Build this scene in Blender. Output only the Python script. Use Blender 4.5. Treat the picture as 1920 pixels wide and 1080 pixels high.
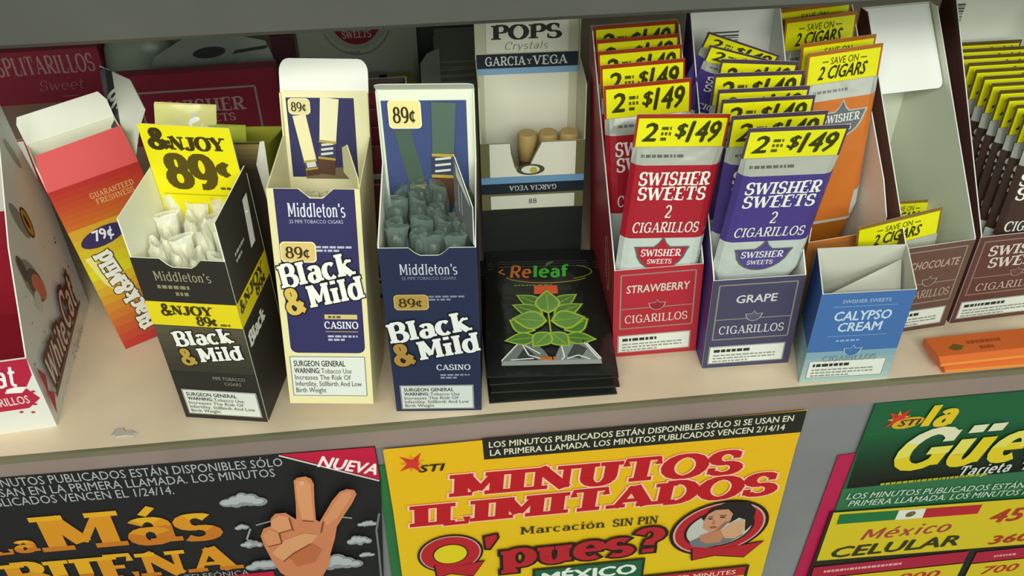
import bpy, math, random
from math import sin, cos, pi, radians as R
from mathutils import Vector, Matrix

for o in list(bpy.data.objects):
    bpy.data.objects.remove(o, do_unlink=True)
SC = bpy.context.scene
COL = SC.collection
H0 = 0.95            # height of the lower shelf's top above the floor, metres
CM = 0.01            # everything below is written in centimetres

# ------------------------------------------------------------------ camera
cd = bpy.data.cameras.new('camera')
cam = bpy.data.objects.new('camera', cd)
COL.objects.link(cam)
SC.camera = cam
cd.sensor_width = 36.0
cd.lens = 36.0 * 1700 / 1920
cd.clip_start = 0.01
cp, cyw, crl = R(37.774), R(5.985), R(0.694)
fwd = Vector((sin(cyw) * cos(cp), cos(cyw) * cos(cp), -sin(cp)))
rgt = Vector((cos(cyw), -sin(cyw), 0))
dwn = fwd.cross(rgt)
r2 = cos(crl) * rgt + sin(crl) * dwn
d2 = -sin(crl) * rgt + cos(crl) * dwn
cam.matrix_world = Matrix(((r2.x, -d2.x, -fwd.x, 0), (r2.y, -d2.y, -fwd.y, -38.52 * CM),
                           (r2.z, -d2.z, -fwd.z, 39.5 * CM + H0), (0, 0, 0, 1)))

# ------------------------------------------------------------------ light
SC.view_settings.view_transform = 'Standard'
SC.view_settings.look = 'None'
SC.view_settings.gamma = 1.0
SC.view_settings.use_curve_mapping = False
SC.view_settings.exposure = 0.0
wd = bpy.data.worlds.new('world')
SC.world = wd
wd.use_nodes = True
wd.node_tree.nodes['Background'].inputs[0].default_value = (0.86, 1.0, 0.86, 1)
wd.node_tree.nodes['Background'].inputs[1].default_value = 0.38

def area(name, loc, target, sx, sy, power, col):
    l = bpy.data.lights.new(name, 'AREA')
    l.shape = 'RECTANGLE'
    l.size, l.size_y, l.energy, l.color = sx, sy, power, col
    o = bpy.data.objects.new(name, l)
    COL.objects.link(o)
    o.location = loc
    d = Vector(target) - Vector(loc)
    o.rotation_euler = d.to_track_quat('-Z', 'Y').to_euler()
    return o

# the shop's ceiling light, a row close to the counter, over the photographer's left shoulder; plus a fill lamp added further back to brighten the shelf's rear
area('ceiling_and_fill_light', (-0.12, -0.85, H0 + 0.78), (-0.02, 0.08, H0), 0.9, 0.18, 8.4, (1.0, 1.0, 0.9))
area('ceiling_and_fill_light', (0.9, -2.8, H0 + 1.25), (0.0, 0.3, H0), 3.2, 0.9, 48.0, (0.95, 1.0, 0.9))

# ------------------------------------------------------------------ materials
MATS = {}
def lin(h):
    h = h.lstrip('#')
    out = []
    for i in (0, 2, 4):
        c = int(h[i:i + 2], 16) / 255
        out.append(c / 12.92 if c <= 0.04045 else ((c + 0.055) / 1.055) ** 2.4)
    return tuple(out) + (1.0,)

def M(hexc, kind='paper'):
    key = (hexc, kind)
    if key in MATS:
        return MATS[key]
    m = bpy.data.materials.new(kind + '_' + hexc.lstrip('#'))
    m.use_nodes = True
    nt = m.node_tree
    b = nt.nodes['Principled BSDF']
    b.inputs['Base Color'].default_value = lin(hexc)
    rough = {'paper': 0.5, 'film': 0.22, 'foil': 0.3, 'matte': 0.8, 'wrap': 0.15, 'plastic': 0.3, 'board': 0.45}[kind]
    b.inputs['Roughness'].default_value = rough
    b.inputs['Specular IOR Level'].default_value = {'paper': 0.35, 'matte': 0.15}.get(kind, 0.5)
    if kind in ('film', 'foil'):
        n = nt.nodes.new('ShaderNodeTexNoise'); n.inputs['Scale'].default_value = 55.0; n.inputs['Detail'].default_value = 2.0
        t = nt.nodes.new('ShaderNodeTexCoord'); nt.links.new(t.outputs['Object'], n.inputs['Vector'])
        bp = nt.nodes.new('ShaderNodeBump'); bp.inputs['Strength'].default_value = 0.35; bp.inputs['Distance'].default_value = 0.004
        nt.links.new(n.outputs['Fac'], bp.inputs['Height']); nt.links.new(bp.outputs['Normal'], b.inputs['Normal'])
        if kind == 'foil':
            b.inputs['Metallic'].default_value = 0.55
    if kind == 'board':
        n = nt.nodes.new('ShaderNodeTexNoise'); n.inputs['Scale'].default_value = 9.0; n.inputs['Detail'].default_value = 6.0
        t = nt.nodes.new('ShaderNodeTexCoord'); nt.links.new(t.outputs['Object'], n.inputs['Vector'])
        cr = nt.nodes.new('ShaderNodeValToRGB')
        c = lin(hexc)
        cr.color_ramp.elements[0].color = tuple(x * 0.86 for x in c[:3]) + (1,)
        cr.color_ramp.elements[1].color = tuple(min(1, x * 1.08) for x in c[:3]) + (1,)
        cr.color_ramp.elements[0].position = 0.35; cr.color_ramp.elements[1].position = 0.65
        nt.links.new(n.outputs['Fac'], cr.inputs['Fac']); nt.links.new(cr.outputs['Color'], b.inputs['Base Color'])
    if kind == 'wrap':
        b.inputs['Alpha'].default_value = 0.62 if lin(hexc)[0] > .7 else 0.34; b.inputs['Roughness'].default_value = .1
    MATS[key] = m
    return m

# ------------------------------------------------------------------ mesh builder
class MB:
    def __init__(s):
        s.v = []; s.f = []; s.m = []; s.mats = []; s.smooth = []
    def mi(s, mat):
        if mat not in s.mats:
            s.mats.append(mat)
        return s.mats.index(mat)
    def add(s, verts, faces, mat, smooth=False):
        k = len(s.v); i = s.mi(mat)
        s.v += [tuple(p) for p in verts]
        for f in faces:
            s.f.append(tuple(k + q for q in f)); s.m.append(i); s.smooth.append(smooth)
    def box(s, x0, x1, y0, y1, z0, z1, mat):
        v = [(x, y, z) for z in (z0, z1) for y in (y0, y1) for x in (x0, x1)]
        s.add(v, [(0, 2, 3, 1), (4, 5, 7, 6), (0, 1, 5, 4), (2, 6, 7, 3), (0, 4, 6, 2), (1, 3, 7, 5)], mat)
    def wall(s, fr, poly, th, mo, mi_=None, me=None):
        """a sheet of card: polygon (u,v) on frame fr, outer face at n=0, inner at n=-th"""
        n = len(poly)
        mi_ = mi_ or mo; me = me or mi_
        o = [fr(u, v, 0) for u, v in poly]; i = [fr(u, v, -th) for u, v in poly]
        s.add(o, [tuple(range(n))], mo)
        s.add(i, [tuple(reversed(range(n)))], mi_)
        s.add(o + i, [(k, n + k, n + (k + 1) % n, (k + 1) % n) for k in range(n)], me)
    def tube(s, pts, rad, mat, seg=12, cap=True, sq=None):
        """pts list of (x,y,z), rad list; circular section in planes perpendicular to the path"""
        rings = []
        for k, p in enumerate(pts):
            a = Vector(pts[max(k - 1, 0)]); b = Vector(pts[min(k + 1, len(pts) - 1)])
            d = (b - a).normalized()
            x = d.orthogonal().normalized() if abs(d.z) < 0.95 else Vector((1, 0, 0))
            y = d.cross(x).normalized(); x = y.cross(d)
            sx, sy = (sq[k] if sq else (1, 1))
            rings.append([Vector(p) + rad[k] * (sx * cos(2 * pi * j / seg) * x + sy * sin(2 * pi * j / seg) * y) for j in range(seg)])
        v = [q for r in rings for q in r]
        f = [(k * seg + j, k * seg + (j + 1) % seg, (k + 1) * seg + (j + 1) % seg, (k + 1) * seg + j)
             for k in range(len(pts) - 1) for j in range(seg)]
        s.add(v, f, mat, True)
        if cap:
            s.add(rings[0], [tuple(reversed(range(seg)))], mat); s.add(rings[-1], [tuple(range(seg))], mat)
    def mesh(s, name):
        me = bpy.data.meshes.new(name)
        me.from_pydata([(x * CM, y * CM, z * CM) for x, y, z in s.v], [], s.f)
        for m in s.mats:
            me.materials.append(m)
        for p, i, sm in zip(me.polygons, s.m, s.smooth):
            p.material_index = i; p.use_smooth = sm
        me.update()
        return me
    def build(s, name, parent=None, label=None):
        o = bpy.data.objects.new(name, s.mesh(name))
        COL.objects.link(o)
        o.parent = parent
        if label:
            o['label'] = label
        return o

def thing(name, label, cat, loc=(0, 0, 0), rot=(0, 0, 0), group=None):
    o = bpy.data.objects.new(name, None)
    o.empty_display_size = 0.02
    COL.objects.link(o)
    o.location = (loc[0] * CM, loc[1] * CM, loc[2] * CM + H0)
    o.rotation_mode = 'YXZ'
    o.rotation_euler = tuple(R(a) for a in rot)
    o['label'] = label; o['category'] = cat
    if group:
        o['group'] = group
    return o

def place(o, label, cat, loc=(0, 0, 0), rot=(0, 0, 0), group=None, kind=None):
    o.location = (loc[0] * CM, loc[1] * CM, loc[2] * CM + H0)
    o.rotation_mode = 'YXZ'
    o.rotation_euler = tuple(R(a) for a in rot)
    o['label'] = label; o['category'] = cat
    if group:
        o['group'] = group
    if kind:
        o['kind'] = kind
    return o

def dup(root, label, loc, rot, group=None):
    r = root.copy(); COL.objects.link(r)
    r.location = (loc[0] * CM, loc[1] * CM, loc[2] * CM + H0)
    r.rotation_euler = tuple(R(a) for a in rot)
    r['label'] = label
    if group:
        r['group'] = group
    for ch in list(root.children):
        c = ch.copy(); COL.objects.link(c); c.parent = r
        for g in ch.children:
            d = g.copy(); COL.objects.link(d); d.parent = c
    return r

def frame(o, U, V):
    o, U, V = Vector(o), Vector(U), Vector(V)
    N = U.cross(V).normalized()
    return lambda u, v, n=0: o + U * u + V * v + N * n

# ------------------------------------------------------------------ lettering
_tc = {}
def bfont(s, off):
    k = (s, off)
    if k not in _tc:
        c = bpy.data.curves.new('t', 'FONT')
        c.body = s; c.size = 1.0; c.offset = off; c.resolution_u = 2
        o = bpy.data.objects.new('t', c)
        me = o.to_mesh()
        v = [(p.co.x, p.co.y) for p in me.vertices]
        f = [tuple(p.vertices) for p in me.polygons]
        o.to_mesh_clear()
        bpy.data.objects.remove(o); bpy.data.curves.remove(c)
        _tc[k] = (v, f)
    return _tc[k]
CAPH = max(p[1] for p in bfont('H', 0)[0])

def A(cx, cy, rx, ry, a0, a1, n=None):
    n = n or max(4, int(abs(a1 - a0) / 22))
    return [(cx + rx * cos(R(a0 + (a1 - a0) * k / n)), cy + ry * sin(R(a0 + (a1 - a0) * k / n))) for k in range(n + 1)]
_stem = ('T', [(.2, 0), (.2, 1)], 'se')
_S = [('a', A(.36, .74, .26, .26, 35, 265) + A(.36, .25, .29, .25, 85, -140), '')]
_P = [_stem, ('a', [(.2, 1), (.45, 1)] + A(.45, .74, .27, .26, 90, -90) + [(.2, .48)], '')]
_C = ('a', A(.48, .5, .38, .5, 45, 315), '')
_O = ('a', A(.47, .5, .39, .5, 0, 360), '')
_n = [('T', [(.18, 0), (.18, .68)], 'se'), ('a', [(.18, .42)] + A(.38, .42, .2, .26, 180, 0) + [(.58, 0)], 'e')]
_a = [('a', A(.34, .48, .2, .2, 155, 0) + [(.54, 0)], 'e'), ('a', A(.33, .2, .2, .2, 0, 360), '')]
_o = [('a', A(.34, .34, .25, .34, 0, 360), '')]
_acc = ('t', [(.3, .8), (.46, 1.02)], '')
GL = {
 'A': (.95, [('t', [(.12, 0), (.46, 1)], 's'), ('T', [(.46, 1), (.83, 0)], 'e'), ('t', [(.25, .32), (.68, .32)], '')]),
 'B': (.82, [_stem, ('a', [(.2, 1), (.45, 1)] + A(.45, .76, .23, .24, 90, -90) + [(.2, .52)], ''), ('a', [(.2, .52), (.48, .52)] + A(.48, .26, .28, .26, 90, -90) + [(.2, 0)], '')]),
 'C': (.88, [_C, ('t', [(.76, .97), (.76, .68)], '')]),
 'D': (.92, [_stem, ('a', [(.2, 1), (.42, 1)] + A(.42, .5, .4, .5, 90, -90) + [(.2, 0)], '')]),
 'E': (.8, [_stem, ('t', [(.2, 1), (.7, 1), (.7, .74)], ''), ('t', [(.2, .52), (.56, .52)], ''), ('t', [(.2, 0), (.72, 0), (.72, .26)], '')]),
 'F': (.76, [_stem, ('t', [(.2, 1), (.7, 1), (.7, .74)], ''), ('t', [(.2, .52), (.56, .52)], '')]),
 'G': (.95, [_C, ('t', [(.76, .97), (.76, .68)], ''), ('T', [(.78, .02), (.78, .44)], ''), ('t', [(.54, .44), (.93, .44)], '')]),
 'H': (.95, [_stem, ('T', [(.76, 0), (.76, 1)], 'se'), ('t', [(.2, .5), (.76, .5)], '')]),
 'I': (.42, [_stem]),
 'J': (.62, [('a', [(.42, 1), (.42, .25)] + A(.22, .25, .2, .25, 0, -170), 's')]),
 'L': (.76, [_stem, ('t', [(.2, 0), (.7, 0), (.7, .28)], '')]),
 'M': (1.12, [('T', [(.17, 0), (.17, 1)], 'se'), ('T', [(.22, .96), (.55, .2)], ''), ('t', [(.55, .2), (.88, .96)], ''), ('T', [(.93, 0), (.93, 1)], 'se')]),
 'N': (.97, [('t', [(.17, 0), (.17, 1)], 'se'), ('T', [(.17, 1), (.78, 0)], ''), ('t', [(.78, 0), (.78, 1)], 'e')]),
 'O': (.95, [_O]), 'P': (.78, _P),
 'Q': (.98, [_O, ('T', [(.5, .22), (.86, -.16)], '')]),
 'R': (.86, _P + [('T', [(.42, .48), (.76, 0)], 'e')]),
 'S': (.74, _S + [('t', [(.59, .98), (.59, .7)], ''), ('t', [(.09, .02), (.09, .3)], '')]),
 'T': (.85, [('T', [(.42, 0), (.42, 1)], 's'), ('t', [(.07, .72), (.07, 1), (.77, 1), (.77, .72)], '')]),
 'U': (.92, [('a', [(.2, 1), (.2, .35)] + A(.46, .35, .26, .35, 180, 360) + [(.72, 1)], 'se')]),
 'V': (.9, [('T', [(.1, 1), (.44, 0)], 's'), ('t', [(.44, 0), (.78, 1)], 'e')]),
 'W': (1.28, [('T', [(.08, 1), (.38, 0)], 's'), ('t', [(.38, 0), (.62, .95)], ''), ('T', [(.62, .95), (.9, 0)], ''), ('t', [(.9, 0), (1.17, 1)], 'e')]),
 'Y': (.88, [('T', [(.1, 1), (.44, .45)], 's'), ('t', [(.44, .45), (.78, 1)], 'e'), ('T', [(.44, .45), (.44, 0)], 'e')]),
 'a': (.68, _a), 'á': (.68, _a + [_acc]),
 'b': (.76, [('T', [(.18, 0), (.18, 1)], 'e'), ('a', A(.42, .34, .25, .34, 0, 360), '')]),
 'c': (.64, [('a', A(.36, .34, .26, .34, 45, 315), '')]),
 'd': (.78, [('T', [(.58, 1), (.58, 0)], 'se'), ('a', A(.34, .34, .25, .34, 0, 360), '')]),
 'e': (.68, [('t', [(.1, .36), (.6, .36)], ''), ('a', A(.35, .34, .26, .34, 0, 310), '')]),
 'f': (.5, [('a', [(.2, 0), (.2, .8)] + A(.38, .8, .18, .2, 180, 50), 's'), ('t', [(.04, .64), (.44, .64)], '')]),
 'h': (.78, [('T', [(.18, 0), (.18, 1)], 'se'), _n[1]]),
 'i': (.38, [('T', [(.19, 0), (.19, .68)], 'se'), ('T', [(.19, .86), (.19, 1.02)], '')]),
 'j': (.4, [('a', [(.2, .68), (.2, -.1)] + A(.06, -.1, .14, .16, 0, -110, 5), 's'), ('T', [(.2, .86), (.2, 1.02)], '')]),
 'é': (.68, [('t', [(.1, .36), (.6, .36)], ''), ('a', A(.35, .34, .26, .34, 0, 310), ''), ('t', [(.3, .8), (.46, 1.02)], '')]),
 'ü': (.78, [('a', [(.18, .68), (.18, .26)] + A(.38, .26, .2, .26, 180, 360), 's'), ('T', [(.58, .68), (.58, 0)], 'se'), ('T', [(.2, .84), (.2, 1.04)], ''), ('T', [(.56, .84), (.56, 1.04)], '')]),
 'y': (.7, [('T', [(.08, .68), (.36, 0)], 's'), ('t', [(.62, .68), (.24, -.28)], 's')]),
 'k': (.76, [('T', [(.18, 0), (.18, 1)], 'se'), ('t', [(.18, .3), (.58, .68)], 'e'), ('T', [(.3, .4), (.64, 0)], 'e')]),
 'l': (.38, [('T', [(.19, 0), (.19, 1)], 'se')]),
 'm': (1.16, _n + [('a', [(.58, .42)] + A(.78, .42, .2, .26, 180, 0) + [(.98, 0)], 'e')]),
 'n': (.78, _n), 'o': (.68, _o), 'ó': (.68, _o + [_acc]),
 'p': (.76, [('T', [(.18, .68), (.18, -.3)], 'se'), ('a', A(.42, .34, .25, .34, 0, 360), '')]),
 'r': (.54, [_n[0], ('a', [(.18, .4)] + A(.37, .45, .19, .22, 180, 45), '')]),
 's': (.56, [('a', [(x * .76, y * .68) for x, y in _S[0][1]], '')]),
 't': (.48, [('a', [(.2, .94), (.2, .18)] + A(.36, .18, .16, .18, 180, 300), ''), ('t', [(.04, .66), (.42, .66)], '')]),
 'u': (.78, [('a', [(.18, .68), (.18, .26)] + A(.38, .26, .2, .26, 180, 360), 's'), ('T', [(.58, .68), (.58, 0)], 'se')]),
 'v': (.66, [('T', [(.08, .68), (.33, 0)], 's'), ('t', [(.33, 0), (.58, .68)], 'e')]),
 'w': (.95, [('T', [(.06, .68), (.28, 0)], 's'), ('t', [(.28, 0), (.47, .6)], ''), ('T', [(.47, .6), (.68, 0)], ''), ('t', [(.68, 0), (.88, .68)], 'e')]),
 'x': (.68, [('T', [(.1, .68), (.56, 0)], 'se'), ('t', [(.1, 0), (.56, .68)], 'se')]),
 "'": (.26, [('T', [(.12, 1), (.12, .74)], '')]), '.': (.3, [('T', [(.14, 0), (.14, .16)], '')]),
 '?': (.66, [('a', A(.32, .75, .23, .25, 165, -80) + [(.33, .32)], ''), ('T', [(.33, 0), (.33, .16)], '')]),
 '&': (.98, [('a', [(.86, .02), (.3, .62)] + A(.43, .8, .17, .19, 200, -45) + [(.26, .44)] + A(.36, .24, .27, .24, 130, 320) + [(.82, .44)], 'se')]),
 '7': (.7, [('t', [(.1, .76), (.1, .96), (.62, .96)], ''), ('T', [(.62, .98), (.28, 0)], '')]),
 '2': (.74, [('a', A(.36, .72, .26, .28, 165, -25) + [(.1, .04)], ''), ('t', [(.08, .03), (.66, .03), (.66, .2)], '')]),
 '8': (.72, [('a', A(.36, .76, .22, .24, 0, 360), ''), ('a', A(.36, .27, .28, .27, 0, 360), '')]),
 '9': (.74, [('a', A(.36, .67, .27, .33, 0, 360), ''), ('a', [(.64, .68)] + A(.3, .46, .34, .46, 10, -105), '')]),
 '¢': (.66, [('a', A(.34, .4, .24, .3, 45, 315), ''), ('t', [(.34, -.04), (.34, .84)], '')]),
}

def slab_polys(s, T, t, serif, ex, xs=1.0):
    """letters of a slab face as flat convex pieces; T thick, t thin, ex extra outline"""
    out = []; x0 = 0
    for ch in s:
        if ch == ' ':
            x0 += .42; continue
        w, strokes = GL.get(ch, GL['.'])
        for kind, pts, ends in strokes:
            p = [Vector((x0 + a[0] + 0.0, a[1])) for a in pts]
            # pull stroke centres in so that outer edges keep the cap height
            n = len(p); L = []
            closed = (p[0] - p[-1]).length < 1e-4 and n > 4
            for k in range(n):
                if closed:
                    a = p[(k - 1) % (n - 1)]; b = p[(k + 1) % (n - 1)]
                else:
                    a = p[max(k - 1, 0)]; b = p[min(k + 1, n - 1)]
                d = (b - a).normalized()
                wv = {'T': T, 't': t}.get(kind, t + (T - t) * abs(d.y) ** 1.3) / 2 + ex
                L.append((p[k], Vector((-d.y, d.x)), wv, d))
            q = []
            for k, (c, nn, wv, d) in enumerate(L):
                cc = c
                if ex and not closed and k == 0: cc = c - d * ex
                if ex and not closed and k == n - 1: cc = c + d * ex
                q.append((cc + nn * wv, cc - nn * wv))
            for k in range(n - 1):
                out.append((.02 * (len(out) % 29), [q[k][0], q[k][1], q[k + 1][1], q[k + 1][0]]))
            if serif:
                for e, k in (('s', 0), ('e', n - 1)):
                    if e in ends:
                        c = L[k][0]; hw = (T if kind != 't' else t + .06) * .5 + serif + ex; hh = t * .5 + ex
                        cy = c.y + (t * .5 if c.y < .3 else -t * .5)
                        out.append((.6 + .05 * (len(out) % 7), [Vector((c.x - hw, cy - hh)), Vector((c.x + hw, cy - hh)), Vector((c.x + hw, cy + hh)), Vector((c.x - hw, cy + hh))]))
        x0 += w + xs * .06
    return out, x0

class Art:
    """printing on a surface: coloured shapes in (u,v) cm, each new call a hair above the last"""
    def __init__(s):
        s.it = []; s.l = 1
    def _a(s, v, f, c):
        s.it.append((v, f, c, s.l)); s.l += 1
    def poly(s, pts, c):
        s._a(list(pts), [tuple(range(len(pts)))], c)
    def rect(s, x0, y0, x1, y1, c, nx=1, ny=1):
        v = [(x0 + (x1 - x0) * i / nx, y0 + (y1 - y0) * j / ny) for j in range(ny + 1) for i in range(nx + 1)]
        f = [(j * (nx + 1) + i, j * (nx + 1) + i + 1, (j + 1) * (nx + 1) + i + 1, (j + 1) * (nx + 1) + i) for j in range(ny) for i in range(nx)]
        s._a(v, f, c)
    def rrect(s, x0, y0, x1, y1, r, c):
        s.poly(A(x1 - r, y1 - r, r, r, 0, 90, 4) + A(x0 + r, y1 - r, r, r, 90, 180, 4) + A(x0 + r, y0 + r, r, r, 180, 270, 4) + A(x1 - r, y0 + r, r, r, 270, 360, 4), c)
    def grad(s, x0, y0, x1, y1, c0, c1, n=10, nx=1):
        """printed colour blend, c0 at y0 to c1 at y1"""
        a = [int(c0[i:i + 2], 16) for i in (1, 3, 5)]; b = [int(c1[i:i + 2], 16) for i in (1, 3, 5)]
        l = s.l
        for k in range(n):
            t = k / (n - 1)
            c = '#%02x%02x%02x' % tuple(int(p + (q - p) * t) for p, q in zip(a, b))
            s.l = l
            s.rect(x0, y0 + (y1 - y0) * k / n, x1, y0 + (y1 - y0) * (k + 1) / n, c, nx)
    def ell(s, cx, cy, rx, ry, c, n=24, rot=0):
        p = [(rx * cos(2 * pi * k / n), ry * sin(2 * pi * k / n)) for k in range(n)]
        s.poly([(cx + x * cos(R(rot)) - y * sin(R(rot)), cy + x * sin(R(rot)) + y * cos(R(rot))) for x, y in p], c)
    def line(s, pts, w, c):
        v = []; f = []
        for (x0, y0), (x1, y1) in zip(pts, pts[1:]):
            L = math.hypot(x1 - x0, y1 - y0) or 1; nx, ny = -(y1 - y0) / L * w / 2, (x1 - x0) / L * w / 2
            k = len(v); dn = .1 * (k // 4 % 8)
            v += [(x0 + nx, y0 + ny, dn), (x0 - nx, y0 - ny, dn), (x1 - nx, y1 - ny, dn), (x1 + nx, y1 + ny, dn)]; f.append((k, k + 1, k + 2, k + 3))
        s._a(v, f, c)
    def rline(s, x0, y0, x1, y1, w, c):
        s.line([(x0, y0), (x1, y0), (x1, y1), (x0, y1), (x0, y0)], w, c)
    def _put(s, v, f, x, y, sx, sy, shear, rot, al, W, c):
        dx = {'l': 0, 'c': -W * sx / 2, 'r': -W * sx}[al]
        cr, sr = cos(R(rot)), sin(R(rot)); o = []
        for a, b, *dn in v:
            px = a * sx + dx + b * sy * shear; py = b * sy
            o.append((x + px * cr - py * sr, y + px * sr + py * cr, *dn))
        if callable(c):
            bands = {}
            for q in f:
                m = sum(v[i][1] for i in q) / len(q)
                bands.setdefault(c(m), []).append(q)
            l = s.l
            for col, fs in bands.items():
                s.l = l; s._a(o, fs, col)
        else:
            s._a(o, f, c)
    def text(s, t, x, y, h, c, w=None, al='l', bold=0.0, shear=0.0, rot=0):
        v, f = bfont(t, 0.0)
        if not v: return
        if bold:                              # heavier letters: the same outline struck twice, a touch apart
            m = len(v); v = [(a - bold, b) for a, b in v] + [(a + bold, b) for a, b in v] + [(a, b + bold * .7) for a, b in v] + [(a, b - bold * .7) for a, b in v]
            f = [tuple(i + m * k for i in q) for k in range(4) for q in f]
        lo = min(p[0] for p in v); W = max(p[0] for p in v) - lo
        v = [(v[i][0] - lo, v[i][1] / CAPH, .05 * (k * 4 // max(1, len(f))) + .2 * (k % 3)) for k, q in enumerate(f) for i in q]
        n = 0; g = []
        for q in f:
            g.append(tuple(range(n, n + len(q)))); n += len(q)
        f = g
        s._put(v, f, x, y, (w / W if w else h / CAPH), h, shear, rot, al, W, c)
    def slab(s, t, x, y, h, c, w=None, al='l', T=.22, th=.1, serif=.1, shear=0.0, rot=0, out=None, ex=.05):
        for col, e in ([(out, ex)] if out else []) + [(c, 0)]:
            P, W = slab_polys(t, T, th, serif, e)
            v = []; f = []
            for dn, q in P:
                k = len(v); v += [(p.x, p.y, dn) for p in q]; f.append((k, k + 1, k + 2, k + 3))
            s._put(v, f, x, y, (w / W if w else h), h, shear, rot, al, W, col)
    def micro(s, x, y, w, h, n, c, seed=1, fill=.45):
        """rows of print too small to read"""
        r = random.Random(seed); v = []; f = []
        for k in range(n):
            yy = y + h * (n - 1 - k) / n; px = x; end = x + w * (1 if k < n - 1 else .6)
            while px < end - .08:
                ww = min(r.uniform(.12, .4), end - px)
                i = len(v); hh = h / n * fill
                v += [(px, yy), (px + ww, yy), (px + ww, yy + hh), (px, yy + hh)]; f.append((i, i + 1, i + 2, i + 3))
                px += ww + .07
        s._a(v, f, c)
    def crest(s, cx, cy, r, c, edge, tx='#e8e8e8', words=True):
        def sh(k): return [(cx + k * r * x, cy + k * r * y) for x, y in
              [(-1, .5), (-.3, .5), (-.14, .66), (0, .95), (.14, .66), (.3, .5), (1, .5)] + A(0, .42, .93, 1.0, -8, -172, 10)]
        s.poly(sh(1.0), edge); s.poly(sh(.9), c)
        if words:
            s.slab('SWISHER', cx, cy + .08 * r, .3 * r, tx, w=1.45 * r, al='c', T=.2, th=.1)
            s.slab('SWEETS', cx, cy - .26 * r, .2 * r, tx, w=.9 * r, al='c', T=.2, th=.1)
    def prect(s, w, v0, v1, c):
        """full-width band on a pouch, cut where the pouch face bends"""
        us = [0, .05 * w, .12 * w, .88 * w, .95 * w, w]
        v = [(u, q) for q in (v0, v1) for u in us]
        s._a(v, [(i, i + 1, i + 7, i + 6) for i in range(5)], c)
    def split(s, n):
        """the first n prints, and the rest as lettering of its own"""
        a, b = Art(), Art(); a.it = s.it[:n]; b.it = s.it[n:]; return a, b
    def emit(s, mb, fr, kind='paper', eps=0.006):
        for v, f, c, l in s.it:
            mb.add([fr(q[0], q[1], (l + (q[2] if len(q) > 2 else 0)) * eps) for q in v], f, M(c, kind))

# ------------------------------------------------------------------ the counter (setting and furniture)
floor = MB(); floor.box(-200, 200, -250, 75, -97, -95, M('#8d8a84', 'board'))
floor = floor.build('floor'); floor['kind'] = 'structure'; floor.location = (0, 0, H0)
wall = MB(); wall.box(-200, 200, 66, 72, -95, 120, M('#7d7f78', 'board'))
wall = wall.build('wall_back'); wall['kind'] = 'structure'; wall.location = (0, 0, H0)

ct = thing('store_counter', 'long shop counter with a beige shelf top, worn front edge and grey front panel', 'counter', (0, 0, -95))
ct.location = (0, 0, 0)
def cz(mb):
    mb.v = [(x, y, z + 95) for x, y, z in mb.v]
    return mb
m = MB(); m.box(-95, 95, 0.05, 64, -2.0, 0, M('#dcc9ae', 'board')); cz(m).build('shelf_board', ct)
m = MB()
m.box(-95, 95, -0.2, 0.05, -0.42, -0.01, M('#6f6c55', 'board'))
cz(m).build('edge_strip', ct, 'worn olive strip along the front edge of the shelf')
m = MB(); m.box(-95, 95, -0.14, 0.04, -1.9, -0.42, M('#8c7a74', 'board')); cz(m).build('front_lip', ct)
m = MB(); m.box(-95, 95, 0.06, 3, -95, -1.92, M('#7f7f82', 'board'))
m.box(-95, -92, 3, 64, -95, -2.02, M('#7f7f82', 'board')); m.box(92, 95, 3, 64, -95, -2.02, M('#7f7f82', 'board'))
cz(m).build('cabinet_front', ct)

us = thing('upper_shelf', 'grey upper shelf with a deep front lip hanging over the cartons', 'shelf', (0, 2, 23.4))
m = MB(); m.box(-95, 95, 0.06, 60, 3.0, 5.2, M('#8b8b82', 'board')); m.build('shelf_board', us)
m = MB()
prof = [(0, .25), (.25, 0), (1.0, 0), (1.0, 3.0), (.06, 3.0), (.06, 6.2), (0, 6.2)]
m.add([(x, y, z) for x in (-95, 95) for y, z in prof], [tuple(range(7)), tuple(reversed(range(7, 14)))] + [(k, 7 + k, 7 + (k + 1) % 7, (k + 1) % 7) for k in range(7)], M('#4e4e49', 'board'))
m.build('front_lip', us)
for xs in (-95, 93):
    m = MB(); m.box(xs, xs + 2, 1, 60, -23.4, 3.0, M('#8b8b82', 'board')); m.build('side_support', us)

# marks on the shelf
def blob(name, label, cat, pts, h, col, loc, rz=0, kind='matte'):
    m = MB(); n = len(pts)
    m.add([(x, y, 0) for x, y in pts] + [(x * .8, y * .8, h) for x, y in pts],
          [tuple(range(n, 2 * n))] + [(k, (k + 1) % n, n + (k + 1) % n, n + k) for k in range(n)], M(col, kind), False)
    return place(m.build(name), label, cat, loc, (0, 0, rz))
blob('tape_scrap', 'torn grey scrap of tape stuck near the front edge of the shelf', 'tape',
     [(-.7, -.1), (-.4, -.35), (.2, -.3), (.75, -.4), (.9, -.1), (.5, .15), (.1, .1), (-.1, .45), (-.55, .4)], .08, '#b3aca0', (-19.1, 1.05, .01))

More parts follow.
